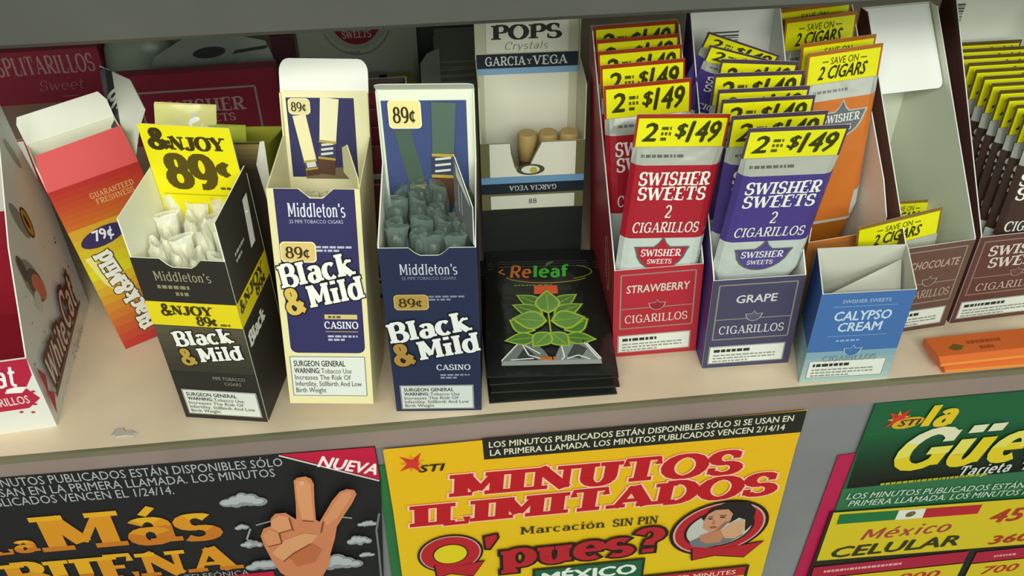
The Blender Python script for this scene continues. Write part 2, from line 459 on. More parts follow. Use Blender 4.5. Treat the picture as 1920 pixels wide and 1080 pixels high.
# ------------------------------------------------------------------ cartons
TH = 0.07
class Carton:
    def __init__(s, w, d, hf, hb, out, inn, side=None, front=None, skew=0.0, cols=None, edge=None):
        s.w, s.d, s.hf, s.hb, s.skew = w, d, hf, hb, skew
        c = dict(front=out, back=out, left=out, right=out); c.update(cols or {})
        s.F = frame((-w / 2, 0, 0), (1, 0, 0), (0, 0, 1))
        s.Rt = frame((w / 2, 0, 0), (0, 1, 0), (0, 0, 1))
        s.Lt = frame((-w / 2, d, 0), (0, -1, 0), (0, 0, 1))
        s.BI = frame((-w / 2, d - TH, 0), (1, 0, 0), (0, 0, 1))
        s.RI = frame((w / 2 - TH, d, 0), (0, -1, 0), (0, 0, 1))
        side = side or [(0, 0), (d, 0), (d, hb), (0, hf)]
        front = front or [(0, 0), (w, 0), (w, hf), (0, hf)]
        i = M(inn); e = M(edge or inn)
        s.mb = MB()
        s.mb.wall(s.F, front, TH, M(c['front']), i, e)
        bo = frame((w / 2, d, 0), (-1, 0, 0), (0, 0, 1))
        s.mb.wall(bo, [(0, 0), (w, 0), (w, hb), (0, hb)], TH, M(c['back']), i, e)
        k = .004
        s.mb.wall(s.Rt, [(min(max(y, TH), d - TH), max(z, k)) for y, z in side], TH, M(c['right']), i, e)
        s.mb.wall(s.Lt, [(d - min(max(y, TH), d - TH), max(z, k)) for y, z in reversed(side)], TH, M(c['left']), i, e)
        s.mb.wall(frame((-w / 2, 0, .03), (1, 0, 0), (0, 1, 0)), [(TH, TH), (w - TH, TH), (w - TH, d - TH), (TH, d - TH)], .03, i)
        s.parts = []; s.sub = {}
    def art(s, art, fr, part=None, label=None, kind='paper', base=0):
        """printing on one of the faces; as a part of its own when part is named"""
        if part is None:
            art.emit(s.mb, fr, kind); return
        m = MB(); f2 = (lambda u, v, n=0: fr(u, v, n + base)); 
        if part == 'price_label' and 'price_label' not in s.sub:
            art, txt = art.split(2); t = MB(); txt.emit(t, f2, kind); s.sub[part] = t
        art.emit(m, f2, kind); s.parts.append((part, m, label))
    def part(s, name, m, label=None):
        s.parts.append((name, m, label))
    def finish(s, name, label, cat, loc, rot, group=None, body='carton_body'):
        r = thing(name, label, cat, loc, rot, group)
        for nm, m, lb in [(body, s.mb, None)] + s.parts:
            if s.skew:
                m.v = [(p[0] + s.skew * p[1] / s.d, p[1], p[2]) for p in m.v]
            o = m.build(nm, r, lb)
            if nm in s.sub:
                s.sub[nm].v = [(p[0] + s.skew * p[1] / s.d, p[1], p[2]) for p in s.sub[nm].v]; s.sub.pop(nm).build('price_lettering', o)
        return r

def notch(w, h, x0=.3, x1=.7, dip=.55):
    return [(0, 0), (w, 0), (w, h), (w * x1 + .25, h)] + [(w * x1 - .1, h - dip * .7), (w * x1 - .35, h - dip), (w * x0 + .35, h - dip), (w * x0 + .1, h - dip * .7)] + [(w * x0 - .25, h), (0, h)]

def warning(w, h, seed, col='#d9dcd4', long=True):
    a = Art()
    a.rect(0, 0, w, h, col); a.rline(.04, .04, w - .04, h - .04, .035, '#3a3a38')
    if long:
        f = h / 2.5
        a.text('SURGEON GENERAL', .22, h - .62 * f, .34 * f, '#26282a', w=w * .68, bold=.02)
        a.text('WARNING:', .22, h - 1.05 * f, .32 * f, '#26282a', w=w * .34, bold=.02)
        a.text('Tobacco Use', w * .36 + .2, h - 1.05 * f, .3 * f, '#4a4c4c', w=w * .4)
        a.text('Increases The Risk Of', .22, h - 1.45 * f, .3 * f, '#4a4c4c', w=w * .74)
        a.text('Infertility, Stillbirth And Low', .22, h - 1.85 * f, .3 * f, '#4a4c4c', w=w * .88)
        a.text('Birth Weight', .22, h - 2.25 * f, .3 * f, '#4a4c4c', w=w * .4)
    else:
        a.micro(.3, h - .5, w * .8, .26, 1, '#2c2c2c', seed, .9); a.micro(.3, .15, w * .82, h * .5, 3, '#8a8c84', seed)
    return a
def bshift(fr, du, dv):
    return lambda u, v, n=0: fr(u + du, v + dv, n)

def logo_bm(a, x, z, wB, hB, rot, sp, amp='#b8963c', wM=None, col='#ecebe4', dark='#15130f'):
    """the two-line slanted brand lettering, white with a gold ampersand"""
    cr, sr = cos(R(rot)), sin(R(rot))
    a.slab('Black', x, z, hB, col, w=wB, T=.27, th=.12, serif=.06, rot=rot, shear=.08, out=dark, ex=.055)
    dx, dz = x + sr * sp + cr * wB * .26, z - cr * sp + sr * wB * .26
    a.slab('&', dx - cr * wB * .28, dz - sr * wB * .28 - hB * .12, hB * 1.1, amp, w=wB * .27, T=.3, th=.16, serif=.0, rot=rot, out=dark, ex=.06)
    a.slab('Mild', dx + cr * .1, dz + sr * .1, hB, col, w=wM or wB * .76, T=.27, th=.12, serif=.06, rot=rot, shear=.08, out=dark, ex=.055)

def price_tag(w, h, num, col='#d8bd78', edge='#f2e6b8', ink='#3b2f12'):
    a = Art(); a.rrect(0, 0, w, h, .25, edge); a.rrect(.06, .06, w - .06, h - .06, .22, col)
    a.slab(num, w * .5, h * .22, h * .52, ink, w=w * .72, al='c', T=.22, th=.1, serif=.04)
    return a

# --- black carton with the yellow price card
def black_carton():
    w, d = 5.08, 5.0
    c = Carton(w, d, 12.2, 14.4, '#2c2824', '#efeedb', side=[(0, 0), (d, 0), (d, 14.9), (0, 14.6)],
               front=notch(w, 12.2, .36, .7, .55))
    a = Art()
    a.grad(0, 4.0, w, 7.5, '#3a352c', '#57503f', 6); a.rect(0, 7.55, w, 9.25, '#e3cf1a')
    a.slab("Middleton's", w * .5, 10.75, .62, '#a39a7c', w=3.1, al='c', T=.14, th=.07, serif=.05)
    a.micro(1.0, 10.2, 3.1, .3, 1, '#8d8468', 3, .8); a.micro(1.9, 9.75, 1.3, .3, 1, '#8d8468', 4, .8)
    a.slab('&', .75, 8.3, .8, '#3a3208', w=.62, T=.26, th=.14, serif=.05)
    a.slab('NJOY', 1.35, 8.4, .62, '#3a3208', w=2.3, T=.3, th=.12)
    a.slab('89¢', 2.6, 7.68, .62, '#3a3208', w=1.2, T=.28, th=.12, serif=0); a.micro(3.9, 7.7, .9, .2, 1, '#5a5010', 6, .7)
    a.text('PIPE TOBACCO', 2.5, 3.45, .26, '#9a9280', w=1.9); a.text('CIGARS', 3.1, 3.05, .24, '#9a9280', w=1.0)
    c.art(a, c.F)
    g = Art(); logo_bm(g, .95, 6.0, 3.5, 1.05, 9, 1.3); c.art(g, c.F, 'brand_lettering', 'white slanted lettering with a gold ampersand', base=.05)
    c.art(warning(4.5, 2.1, 11), bshift(c.F, .32, .4), 'warning_label', base=.03)
    b = Art()
    b.rect(0, 7.55, d, 9.25, '#e3cf1a'); b.slab('NJOY', 1.0, 8.4, .65, '#3a3208', w=3.2, T=.3, th=.12); b.slab('&', .3, 8.35, .75, '#3a3208', w=.6, T=.26, th=.14)
    b.slab('89¢', 2.6, 7.7, .62, '#3a3208', w=1.7, T=.28, th=.12, serif=0)
    b.poly([(3.3, 10.6), (4.0, 10.6), (4.3, 13.6), (3.6, 13.6)], '#e4e2dc')
    b.micro(1.2, 11.2, 1.6, .8, 2, '#b9b3a8', 8, .5); b.slab('Black', .3, 5.9, .9, '#e6e4dc', w=2.6, T=.34, th=.17, serif=.06)
    c.art(b, c.Rt)
    hc = MB()
    fr = frame((-w / 2 + .1, d - .16, 0), (1, 0, 0), (0, -.03, 1))
    hc.wall(fr, [(0, 10.6), (w - .2, 10.6), (w - .2, 17.5), (0, 17.6)], .06, M('#ece00e'), M('#efeedb'))
    a = Art()
    a.slab('&', .35, 16.15, 1.15, '#3f3408', w=1.15, T=.34, th=.2, serif=.06)
    a.slab('NJOY', 1.45, 16.1, .8, '#3f3408', w=3.0, T=.34, th=.13, serif=.1)
    a.slab('89', .85, 13.75, 1.95, '#574807', w=2.75, T=.34, th=.2, serif=0); a.slab('¢', 3.65, 14.5, 1.1, '#574807', w=.9, T=.28, th=.18, serif=0)
    a.micro(3.6, 13.65, 1.0, .2, 1, '#574807', 9, .7); a.line([(.3, 13.25), (4.6, 13.25)], .06, '#bfae08')
    t = MB(); a.emit(t, fr); c.sub['price_card'] = t; c.part('price_card', hc, 'bright yellow card with the price in dark brown')
    return c.finish('cigar_carton', 'black open carton with a yellow ENJOY 89¢ card standing up at its back', 'carton', (-13.14, 1.46, 0), (2.0, .1, -11.7), 'upright cigar cartons')
black_carton()

# --- cream carton
def cream_carton():
    w, d = 4.95, 5.2
    c = Carton(w, d, 13.6, 17.5, '#e3d9a6', '#efe9bd', side=[(0, 0), (d, 0), (d, 17.4), (d - .3, 17.4), (d - .45, 15.0), (0, 13.6)],
               front=notch(w, 13.6, .4, .66, .5), cols={'right': '#e0d6a4'})
    a = Art()
    nv = '#2f2d5c'
    a.poly([(.38, 13.0), (.38, 12.2), (.38, 3.9)] + A(.78, 3.9, .4, .4, 180, 270, 4) + A(w - .68, 3.9, .4, .4, 270, 360, 4) + [(w - .28, 13.58), (w * .66 + .3, 13.58), (w * .6, 13.05), (w * .46, 13.05), (w * .4 - .3, 13.58), (.38, 13.58)], nv)
    a.slab("Middleton's", w * .52, 12.0, .78, '#dcdcea', w=3.1, al='c', T=.17, th=.08, serif=.05); a.text('25 PIPE TOBACCO CIGARS', 1.05, 11.62, .2, '#b9b9d4', w=2.9)
    a.micro(2.35, 9.95, 2.1, .42, 2, '#b9b9d0', 5, .6)
    a.rect(2.5, 5.75, 4.35, 6.05, '#cdb975'); a.micro(2.7, 5.82, 1.4, .2, 1, '#5a5030', 4, .7)
    a.slab('CASINO', 2.45, 5.15, .44, '#e2e2ee', w=1.95, T=.2, th=.11); a.line([(2.5, 4.95), (4.35, 4.95)], .05, '#b99a4a')
    a.micro(2.6, 4.35, 1.7, .45, 2, '#b4b4cc', 6, .6)
    c.art(a, c.F)
    g = Art(); logo_bm(g, .3, 7.7, 4.25, 1.35, 13, 1.5, amp='#d3b455'); c.art(g, c.F, 'brand_lettering', 'white slanted lettering with a gold ampersand', base=.06)
    c.art(price_tag(1.95, 1.25, '89¢'), bshift(c.F, .42, 9.3), 'price_label', 'gold price tag printed 89¢', base=.05)
    c.art(warning(4.4, 2.75, 21), bshift(c.F, .25, .55), 'warning_label', base=.03)
    b = Art()
    b.rect(.28, 12.4, w - .85, 17.1, '#34325e')
    def cig(a, x0, z0, x1, z1, r, tip, body, band, bc):
        dx, dz = x1 - x0, z1 - z0; L = math.hypot(dx, dz); dx /= L; dz /= L
        def q(s0, s1, rr0, rr1): return [(x0 + dx * s0 - dz * rr0, z0 + dz * s0 + dx * rr0), (x0 + dx * s0 + dz * rr0, z0 + dz * s0 - dx * rr0), (x0 + dx * s1 + dz * rr1, z0 + dz * s1 - dx * rr1), (x0 + dx * s1 - dz * rr1, z0 + dz * s1 + dx * rr1)]
        a.poly(q(0, L * band[0], r, r), '#5a3d2e'); a.poly(q(L * band[0], L * band[1], r * 1.02, r * 1.02), bc)
        a.poly(q(L * band[1], L, r * .95, r * tip), body)
        for k in range(3):
            s_ = L * (band[0] + (band[1] - band[0]) * (.25 + .25 * k)); a.line([(x0 + dx * s_ - r * .7, z0 + dz * s_ + .03), (x0 + dx * s_ + r * .7, z0 + dz * s_ + .12)], .14, '#d9d7d2')
        a.poly(q(L * band[0], L * (band[0] + .03), r, r), '#b8a040'); a.poly(q(L * (band[1] - .03), L * band[1], r, r), '#b8a040')
    b.rect(1.05, 12.3, 3.7, 13.0, '#7d6a52')
    cig(b, 1.5, 12.5, .95, 16.1, .38, 1.0, '#efe7b5', (.1, .26), '#4a4a6a')
    cig(b, 2.25, 12.6, 2.75, 17.1, .5, 1.05, '#efe9c0', (.2, .45), '#3c3a5c')
    c.art(b, c.BI)
    c.art(price_tag(1.25, .95, '89¢', '#e6d9a0'), bshift(c.BI, .4, 16.15), 'price_label', base=.12)
    fl = MB(); fr = frame((-w / 2, d - .02, 17.5), (1, 0, 0), (0, .18, .98))
    fl.wall(fr, [(0, 0), (w, 0), (w, .7)] + A(w - .55, 1.0, .55, .75, 0, 90, 5) + A(.55, 1.0, .55, .75, 90, 180, 5) + [(0, .7)], .05, M('#f2f2ea'))
    c.part('lid_flap', fl, 'plain white flap with rounded corners')
    sf = MB(); fr = frame((w / 2 - .08, .3, 13.5), (-.52, .82, .1), (0, 0, 1))
    sf.wall(fr, [(0, 0), (1.9, .2), (1.9, 1.6), (1.2, 2.0), (0, .6)], .05, M('#e0d8a8')); c.part('side_flap', sf)
    return c.finish('cigar_carton', 'cream carton with a navy front panel leaning back, beside the navy carton', 'carton', (-6.74, 1.01, 1.03), (-11.0, 1.5, -5.8), 'upright cigar cartons'), cig
_, cig_print = cream_carton()

# --- navy carton
def navy_carton():
    w, d = 5.14, 5.18
    c = Carton(w, d, 12.25, 18.7, '#232b49', '#e6ead8', side=[(0, 0), (d, 0), (d, 18.7), (d - .25, 18.7), (d - .4, 14.6), (0, 12.4)],
               front=notch(w, 12.25, .36, .68, .5))
    a = Art()
    a.slab("Middleton's", w * .5, 10.5, .7, '#c3c5cf', w=3.1, al='c', T=.15, th=.07, serif=.05); a.text('25 PIPE TOBACCO CIGARS', 1.1, 10.15, .2, '#7f8398', w=2.9)
    a.micro(2.45, 8.7, 2.0, .42, 2, '#7d8299', 5, .6)
    a.slab('CASINO', 2.6, 3.45, .42, '#c9ccd2', w=2.0, T=.2, th=.11); a.micro(2.8, 2.75, 1.7, .45, 2, '#8d90a0', 6, .6)
    c.art(a, c.F)
    g = Art(); logo_bm(g, .12, 5.6, 4.75, 1.4, 12, 1.6, amp='#a8803c', col='#dfe1e0'); c.art(g, c.F, 'brand_lettering', 'white slanted lettering with a gold ampersand', base=.05)
    c.art(price_tag(1.9, 1.1, '89¢', '#a98a45', '#c2a864'), bshift(c.F, .55, 8.05), 'price_label', 'gold price tag printed 89¢', base=.04)
    c.art(warning(4.35, 2.0, 31, '#ccd2cf'), bshift(c.F, .35, .22), 'warning_label', base=.03)
    b = Art()
    b.rect(.2, 11.0, w - .45, 18.1, '#43507e'); b.line([(.1, 12.2), (4.2, 12.2)], .05, '#c8cfc8')
    cig_print(b, 2.1, 11.4, 1.2, 16.4, .5, .85, '#4e6055', (.06, .3), '#3d4258')
    cig_print(b, 3.15, 11.6, 3.5, 18.0, .62, 1.05, '#556a5d', (.28, .52), '#3d4258')
    c.art(b, c.BI)
    c.art(price_tag(1.75, 1.7, '89¢', '#f0e29a', '#f4efcf', '#3b2f12'), bshift(c.BI, .55, 16.5), 'price_label', 'cream and yellow price tag printed 89¢', base=.12)
    fl = MB(); fr = frame((-w / 2, d - .03, 18.7), (1, 0, 0), (0, -.5, .42))
    fl.wall(fr, [(0, 0), (w, 0), (w, .9)] + A(w - .5, 1.1, .5, .5, 0, 90, 4) + A(.5, 1.1, .5, .5, 90, 180, 4) + [(0, .9)], .05, M('#dfe3d6'), M('#c9cec2'))
    c.part('lid_flap', fl, 'white flap with rounded corners bent forward')
    sf = MB(); fr = frame((w / 2 - .09, .25, 12.2), (-.36, .93, .0), (0, 0, 1))
    sf.wall(fr, [(0, 0), (2.9, .1), (2.9, 3.9), (2.6, 3.9), (0, 2.4)], .05, M('#77787c'), M('#77787c'), M('#e6ead8'))
    q = Art(); q.poly([(.25, 2.2), (.5, 2.5), (2.5, 3.7), (2.4, 2.9)], '#e9ece2'); q.line([(1.6, .9), (1.6, 2.4)], .14, '#c9cac6'); q.line([(2.0, .9), (2.0, 2.6)], .14, '#c9cac6')
    q.emit(sf, lambda u, v, n=0: fr(u, v, n + .01)); q.emit(sf, lambda u, v, n=0: fr(u, v, -.06 - n))
    c.part('side_flap', sf, 'grey printed flap folded into the carton')
    return c.finish('cigar_carton', 'navy blue open carton full of dark cigars, beside the stack of black pouches', 'carton', (-.42, .65, 0), (1.2, .4, -5.6), 'upright cigar cartons')
navy_carton()

# --- cigars standing in those cartons
def cigar(tipcol, bodycol, wrapcol, L, label, group, seed, crimp=True):
    t = thing('cigar', label, 'cigar', (0, 0, 0), group=group)
    m = MB(); m.tube([(0, 0, 0), (0, 0, L - 2.2)], [.47, .47], M(bodycol), 10); m.build('cigar_body', t)
    m = MB(); m.tube([(0, 0, L - 2.2), (0, 0, L - 1.6), (0, 0, L - .7), (0, 0, L - .6)], [.46, .42, .38, .2], M(tipcol, 'plastic'), 10, sq=[(1, 1), (1, .95), (1.1, .6), (1.1, .6)]); m.build('mouth_tip', t)
    r = random.Random(seed); seg = 12; v = []; f = []
    lev = [(L - 3.0, .53, 1, 1), (L - 1.4, .56, 1, 1), (L - .7, .6, 1, .7), (L - .35, .6, 1.05, .5), (L - .05, .62, 1.12, .34)] if crimp else [(L - 3, .53, 1, 1), (L - 1, .55, 1, 1), (L - .3, .52, 1, 1), (L - .25, .3, 1, 1)]
    for z, rr, sx, sy in lev:
        for j in range(seg):
            k = rr * r.uniform(.86, 1.12); v.append((k * sx * cos(2 * pi * j / seg), k * sy * sin(2 * pi * j / seg), z + r.uniform(-.08, .08)))
    f = [(k * seg + j, k * seg + (j + 1) % seg, (k + 1) * seg + (j + 1) % seg, (k + 1) * seg + j) for k in range(len(lev) - 1) for j in range(seg)]
    m = MB(); m.add(v, f, M(wrapcol, 'wrap'), False); m.build('cellophane_wrapper', t)
    return t

def fill(protos, origin, rz, spots, label, group):
    """stand cigars in a carton; spots in the carton's own (x, y, z, tilt-x, tilt-y, spin)"""
    first = list(protos)
    cr, sr = cos(R(rz)), sin(R(rz))
    for n, (x, y, z, tx, ty, sp) in enumerate(spots):
        p = protos[n % len(protos)]
        loc = (origin[0] + cr * x - sr * y, origin[1] + sr * x + cr * y, origin[2] + z)
        if p in first:
            first.remove(p); place(p, label, 'cigar', loc, (tx, ty, rz + sp), group)
        else:
            dup(p, label, loc, (tx, ty, rz + sp), group)

rr = random.Random(5)
lab = 'cream tipped cigar in clear wrapper standing in the black carton with yellow card'
P1 = [cigar('#e6dc8c', '#8a6a48', '#fbfbee', 11.8, lab, 'cream cigars in the black carton', s) for s in (1, 2, 3)]
sp = [((i - 1.5) * 1.14 + rr.uniform(-.04, .04), .72 + j * 1.14, .12 + rr.uniform(0, .5) + .35 * j, rr.uniform(-1.3, 1.3), rr.uniform(-1.3, 1.3), rr.uniform(0, 180)) for j in range(4) for i in range(4)]
fill(P1, (-13.14, 1.46, 0), -11.7, sp, lab, 'cream cigars in the black carton')
lab = 'dark green cigar in glossy clear wrapper standing in the navy carton'
P2 = [cigar('#161d18', '#2a342d', '#7f9388', 12.2, lab, 'dark cigars in the navy carton', s, s != 5) for s in (4, 5, 6)]
sp = [((i - 1.5) * 1.16 + rr.uniform(-.04, .04), .72 + j * 1.16, .1 + rr.uniform(0, .6) + .3 * j, rr.uniform(-1.5, 1.5), rr.uniform(-1.5, 1.5), rr.uniform(0, 180)) for j in range(4) for i in range(4)]
fill(P2, (-.42, .65, 0), -5.6, sp, lab, 'dark cigars in the navy carton')
lab = 'pale cream cigar showing just above the front of the cream carton'
P3 = [cigar('#d9cc92', '#b99f6b', '#efe9c4', 12.6, lab, 'pale cigars in the cream carton', s, False) for s in (7, 8)]
sp = [((i - 1.5) * 1.1, .75 + 1.14 * j, .3, -11, 1.5, 0) for j in range(2) for i in range(4)]
cl = math.sin(R(11))
fill(P3, (-6.74, 1.01, 1.03), -5.8, [(x, y * .98, z - y * cl * .98, tx, ty, s_) for x, y, z, tx, ty, s_ in sp], lab, 'pale cigars in the cream carton')

# --- red and yellow carton standing at an angle
def red_carton():
    w, d = 5.3, 4.4
    c = Carton(w, d, 12.0, 13.4, '#c23a28', '#eeecd6', side=[(0, 0), (d, 0), (d, 13.4), (1.2, 13.2), (0, 12.0)], cols={'left': '#c9862c', 'right': '#d8c832'})
    a = Art()
    a.grad(0, 9.2, w, 12.0, '#cc6a22', '#b9302a', 8); a.grad(0, 5.5, w, 9.2, '#d9cf1e', '#d2a028', 5); a.grad(0, 0, w, 5.5, '#b5332c', '#d9b324', 9)
    a.slab('GUARANTEED', 2.0, 10.75, .34, '#e2a870', w=2.6, T=.2, th=.12); a.slab('FRESHNESS', 2.2, 10.3, .34, '#e2a870', w=2.3, T=.2, th=.12)
    a.ell(1.75, 8.25, 1.4, .62, '#3a2c58', 18, 8); a.text('79¢', 1.2, 8.05, .7, '#e8e6ee', w=1.15, bold=.03)
    a.poly([(.2, 7.2), (.6, 5.2), (1.0, 4.4), (.8, 5.6), (.7, 7.2)], '#e9dd86')
    c.art(a, c.F)
    g = Art()
    g.slab('Black', 2.5, 1.0, 1.0, '#e9e6da', w=3.1, T=.34, th=.17, serif=.06, rot=97, out='#3a2a18', ex=.06); g.slab('&Mild', 2.05, 4.1, 1.0, '#e9e6da', w=3.3, T=.34, th=.17, serif=.06, rot=97, out='#3a2a18', ex=.06)
    c.art(g, c.F, 'brand_lettering', 'white lettering running up the front', base=.04)
    ld = MB(); fr = frame((-w / 2, .0, 12.0), (1, 0, 0), (0, .42, .9))
    ld.wall(fr, [(0, 0), (w, 0), (w - .1, 2.3), (.25, 2.2), (.1, 1.3)], .06, M('#d3403f'), M('#eeecd6')); c.part('front_flap', ld, 'plain red flap above the front panel')
    bf = MB(); fr = frame((-w / 2, d - .02, 13.3), (1, 0, 0), (0, .25, .97))
    bf.wall(fr, [(0, 0), (w, 0), (w, 1.2), (w - .3, 1.8), (.2, 1.8), (0, 1.4)], .06, M('#e6e6d6')); c.part('lid_flap', bf, 'white inner face of the open lid')
    P = [Vector(p) for p in ((2.66, .43, 12.13), (2.24, 4.62, 12.83), (3.35, 8.91, 15.16), (4.41, 4.72, 15.13), (4.31, 1.72, 14.21), (3.57, 1.42, 13.35))]
    U = (P[1] - P[0]).normalized(); V = U.cross(P[3] - P[0]).normalized().cross(U)
    fr = frame(P[0], U, V); uv = [((p - P[0]).dot(U), (p - P[0]).dot(V)) for p in P]
    sf = MB(); sf.wall(fr, uv, .06, M('#efefe2'), M('#f1f3e6'))
    def mixp(i, j, t): return tuple(p + (q - p) * t for p, q in zip(uv[i], uv[j]))
    q = Art(); q.poly([mixp(1, 0, .0), mixp(1, 2, .97), mixp(2, 3, .42), mixp(1, 0, .55)], '#3f3b3c'); q.poly([mixp(1, 2, .45), mixp(1, 2, .9), mixp(2, 3, .2), mixp(1, 0, .12)], '#6a6a78')
    m0 = mixp(1, 2, .12); q.slab('79', m0[0] - .1, m0[1] + .1, 1.1, '#ecece2', w=1.7, T=.26, th=.16, serif=0, rot=28)
    q.emit(sf, lambda u, v, n=0: fr(u, v, -.07 - n)); c.part('side_flap', sf, 'white flap with black print')
    return c.finish('cigar_carton', 'red, orange and yellow open carton standing at an angle, priced 79¢', 'carton', (-18.25, 9.89, .27), (-4.0, -5.2, 25.1), 'upright cigar cartons')
red_carton()

# ------------------------------------------------------------------ flat cigarillo pouches
def pouch_map(w, h, bulge, bend=0.0, taper=.5):
    def f(u, v, n=0):
        t = min(u, w - u) / w
        a = max(0.0, t / .05 * .7 if t < .05 else (.7 + (t - .05) / .07 * .3 if t < .12 else 1.0))
        b = max(0.0, min(1.0, (h - v - 2.0) / .95)) * max(0.0, min(1.0, v / 1.5))
        k = 1 - taper * max(0.0, min(1.0, (h - 10.6 - v) / 3.4))          # narrower towards its foot
        return Vector(((u - w / 2) * k, -(bulge * a * b + .02 + n), v))
    return f

def pouch(name, w, h, art, strip, label, cat, back='#b9bcb8', bulge=.38, bend=0.0, taper=.5):
    """pouch standing on its lower end, printed face to -y"""
    t = thing(name, label, cat)
    fr = pouch_map(w, h, bulge, bend, taper)
    m = MB()
    us = [0, .05 * w, .12 * w, .88 * w, .95 * w, w]; vs = [0, 1.5, h - 14.0, h - 11.6, h - 10.6, h - 9.2, h - 2.95, h - 2.0, h]
    if h < 11.6: vs = [0, 1.5, h - 2.95, h - 2.0, h]
    v = [fr(u, q) for q in vs for u in us]; nu = len(us)
    fcs = [(j * nu + i, j * nu + i + 1, (j + 1) * nu + i + 1, (j + 1) * nu + i) for j in range(len(vs) - 1) for i in range(nu - 1)]
    m.add(v, fcs, M(art.base, 'film'))
    m.add([Vector((p.x, -p.y, p.z)) for p in v], [tuple(reversed(q)) for q in fcs], M(back, 'film'))
    art.emit(m, fr, 'film', .006)
    m.build('film', t)
    if strip:
        s = MB(); b_, l_ = strip.split(2); g = lambda u, v, n=0: fr(u, v, n + .03)
        b_.emit(s, g, 'film', .006); so = s.build('price_strip', t, 'yellow printed price strip')
        s = MB(); l_.emit(s, g, 'film', .006); s.build('price_lettering', so)
    return t

def swisher_art(w, h, col, crest, kind, edge='#8c2a1c', sq=1.0):
    """kind: 149 or save"""
    a = Art(); a.base = edge
    a.prect(w, h - 11.6, h - 10.6, '#c3cbc6') if h > 11.5 else None
    a.prect(w, h - 10.6, h - 9.2, '#c3cbc6') if h > 11.5 else None
    a.prect(w, h - 9.2 if h > 11.5 else 1.5, h - 8.0, '#c3cbc6') if h > 9.6 else None
    a.prect(w, max(1.5, h - 8.0), h - 2.95, col); a.prect(w, h - 2.95, h - 2.0, '#a3a59c')
    a.micro(.5, h - 2.55, w - 1, .2, 1, '#5b5d55', 3, .8)
    if kind == 'save':
        a.crest(w * .52, h - 4.6, w * .36, crest, '#b9b9b0'); s0 = a; a = Art(); a.base = edge
    a.slab('SWISHER', w * .5, h - 4.25, .85, '#eceee8', w=w * .8 * sq, al='c', T=.22, th=.1, shear=.05)
    a.slab('SWEETS', w * .5, h - 5.25, .85, '#eceee8', w=w * .78 * sq, al='c', T=.22, th=.1, shear=.05)
    a.slab('2', w * .5, h - 6.5, .85, '#e6e6df', w=.42, al='c', T=.18, th=.1)
    if h > 9: a.slab('CIGARILLOS', w * .5, h - 7.55, .72, '#e0e2da', w=w * .78 * sq, al='c', T=.18, th=.09, shear=.06)
    if h > 11.5: a.crest(w * .5, h - 9.45, w * .33, crest, '#5d5f5c')
    if kind == 'save':
        a = s0
        if h > 11.5: a.it.insert(0, ([(0, 4.2), (.05 * w, 4.2), (.12 * w, 4.2), (.88 * w, 4.2), (.95 * w, 4.2), (w, 4.2), (0, h - 9.2), (.05 * w, h - 9.2), (.12 * w, h - 9.2), (.88 * w, h - 9.2), (.95 * w, h - 9.2), (w, h - 9.2), (0, h - 7.9), (.05 * w, h - 7.9), (.12 * w, h - 7.9), (.88 * w, h - 7.9), (.95 * w, h - 7.9), (w, h - 7.9)], [(i + k, i + 1 + k, i + 7 + k, i + 6 + k) for k in (0, 6) for i in range(5)], col, 3.5))
    s = Art()
    s.rect(.0, h - 2.0, w, h, edge); s.rect(.12, h - 1.98, w - .12, h - .22, '#e6e214')
    if kind == 149:
        s.text('2', .4, h - 1.62, 1.1, '#3a3a08', w=.8, bold=.03, shear=.18)
        s.micro(1.45, h - 1.6, .55, 1.0, 3, '#55550c', 2, .6)
        s.text('$', 2.2, h - 1.35, .8, '#3a3a08', bold=.03, shear=.18); s.text('149', 2.85, h - 1.66, 1.25, '#3a3a08', w=w - 3.35, bold=.035, shear=.18)
    else:
        s.text('SAVE ON', w * .5, h - .85, .42, '#4a4608', w=1.75, al='c', bold=.01); s.line([(w * .5 - 1.4, h - .66), (w * .5 - 1.02, h - .66)], .07, '#4a4608'); s.line([(w * .5 + 1.02, h - .66), (w * .5 + 1.4, h - .66)], .07, '#4a4608')
        s.text('2 CIGARS', w * .5 - .1, h - 1.72, .78, '#302c08', w=3.0, al='c', bold=.025, shear=.2)
    return a, s

def stand(proto, rows, group, cat='pouch'):
    """rows: (label, x_top, y_top, z_top, spin, roll) - pouch rests low in its carton and leans so its top lands there"""
    for n, (lb, xt, yt, zt, xb, yb, rz, roll) in enumerate(rows):
        h = proto['len']
        # a pouch of length h from (xb,yb) near the carton floor up to the top edge centre
        lean = math.degrees(math.atan2(yt - yb, zt))
        ln = math.hypot(yt - yb, zt)
        z0 = zt - h * cos(R(lean)) * cos(R(roll)); y0 = yt - h * sin(R(lean)); x0 = xt - h * sin(R(roll))
        if n == 0:
            place(proto, lb, cat, (x0, y0, z0), (-lean, roll, rz), group)
        else:
            dup(proto, lb, (x0, y0, z0), (-lean, roll, rz), group)

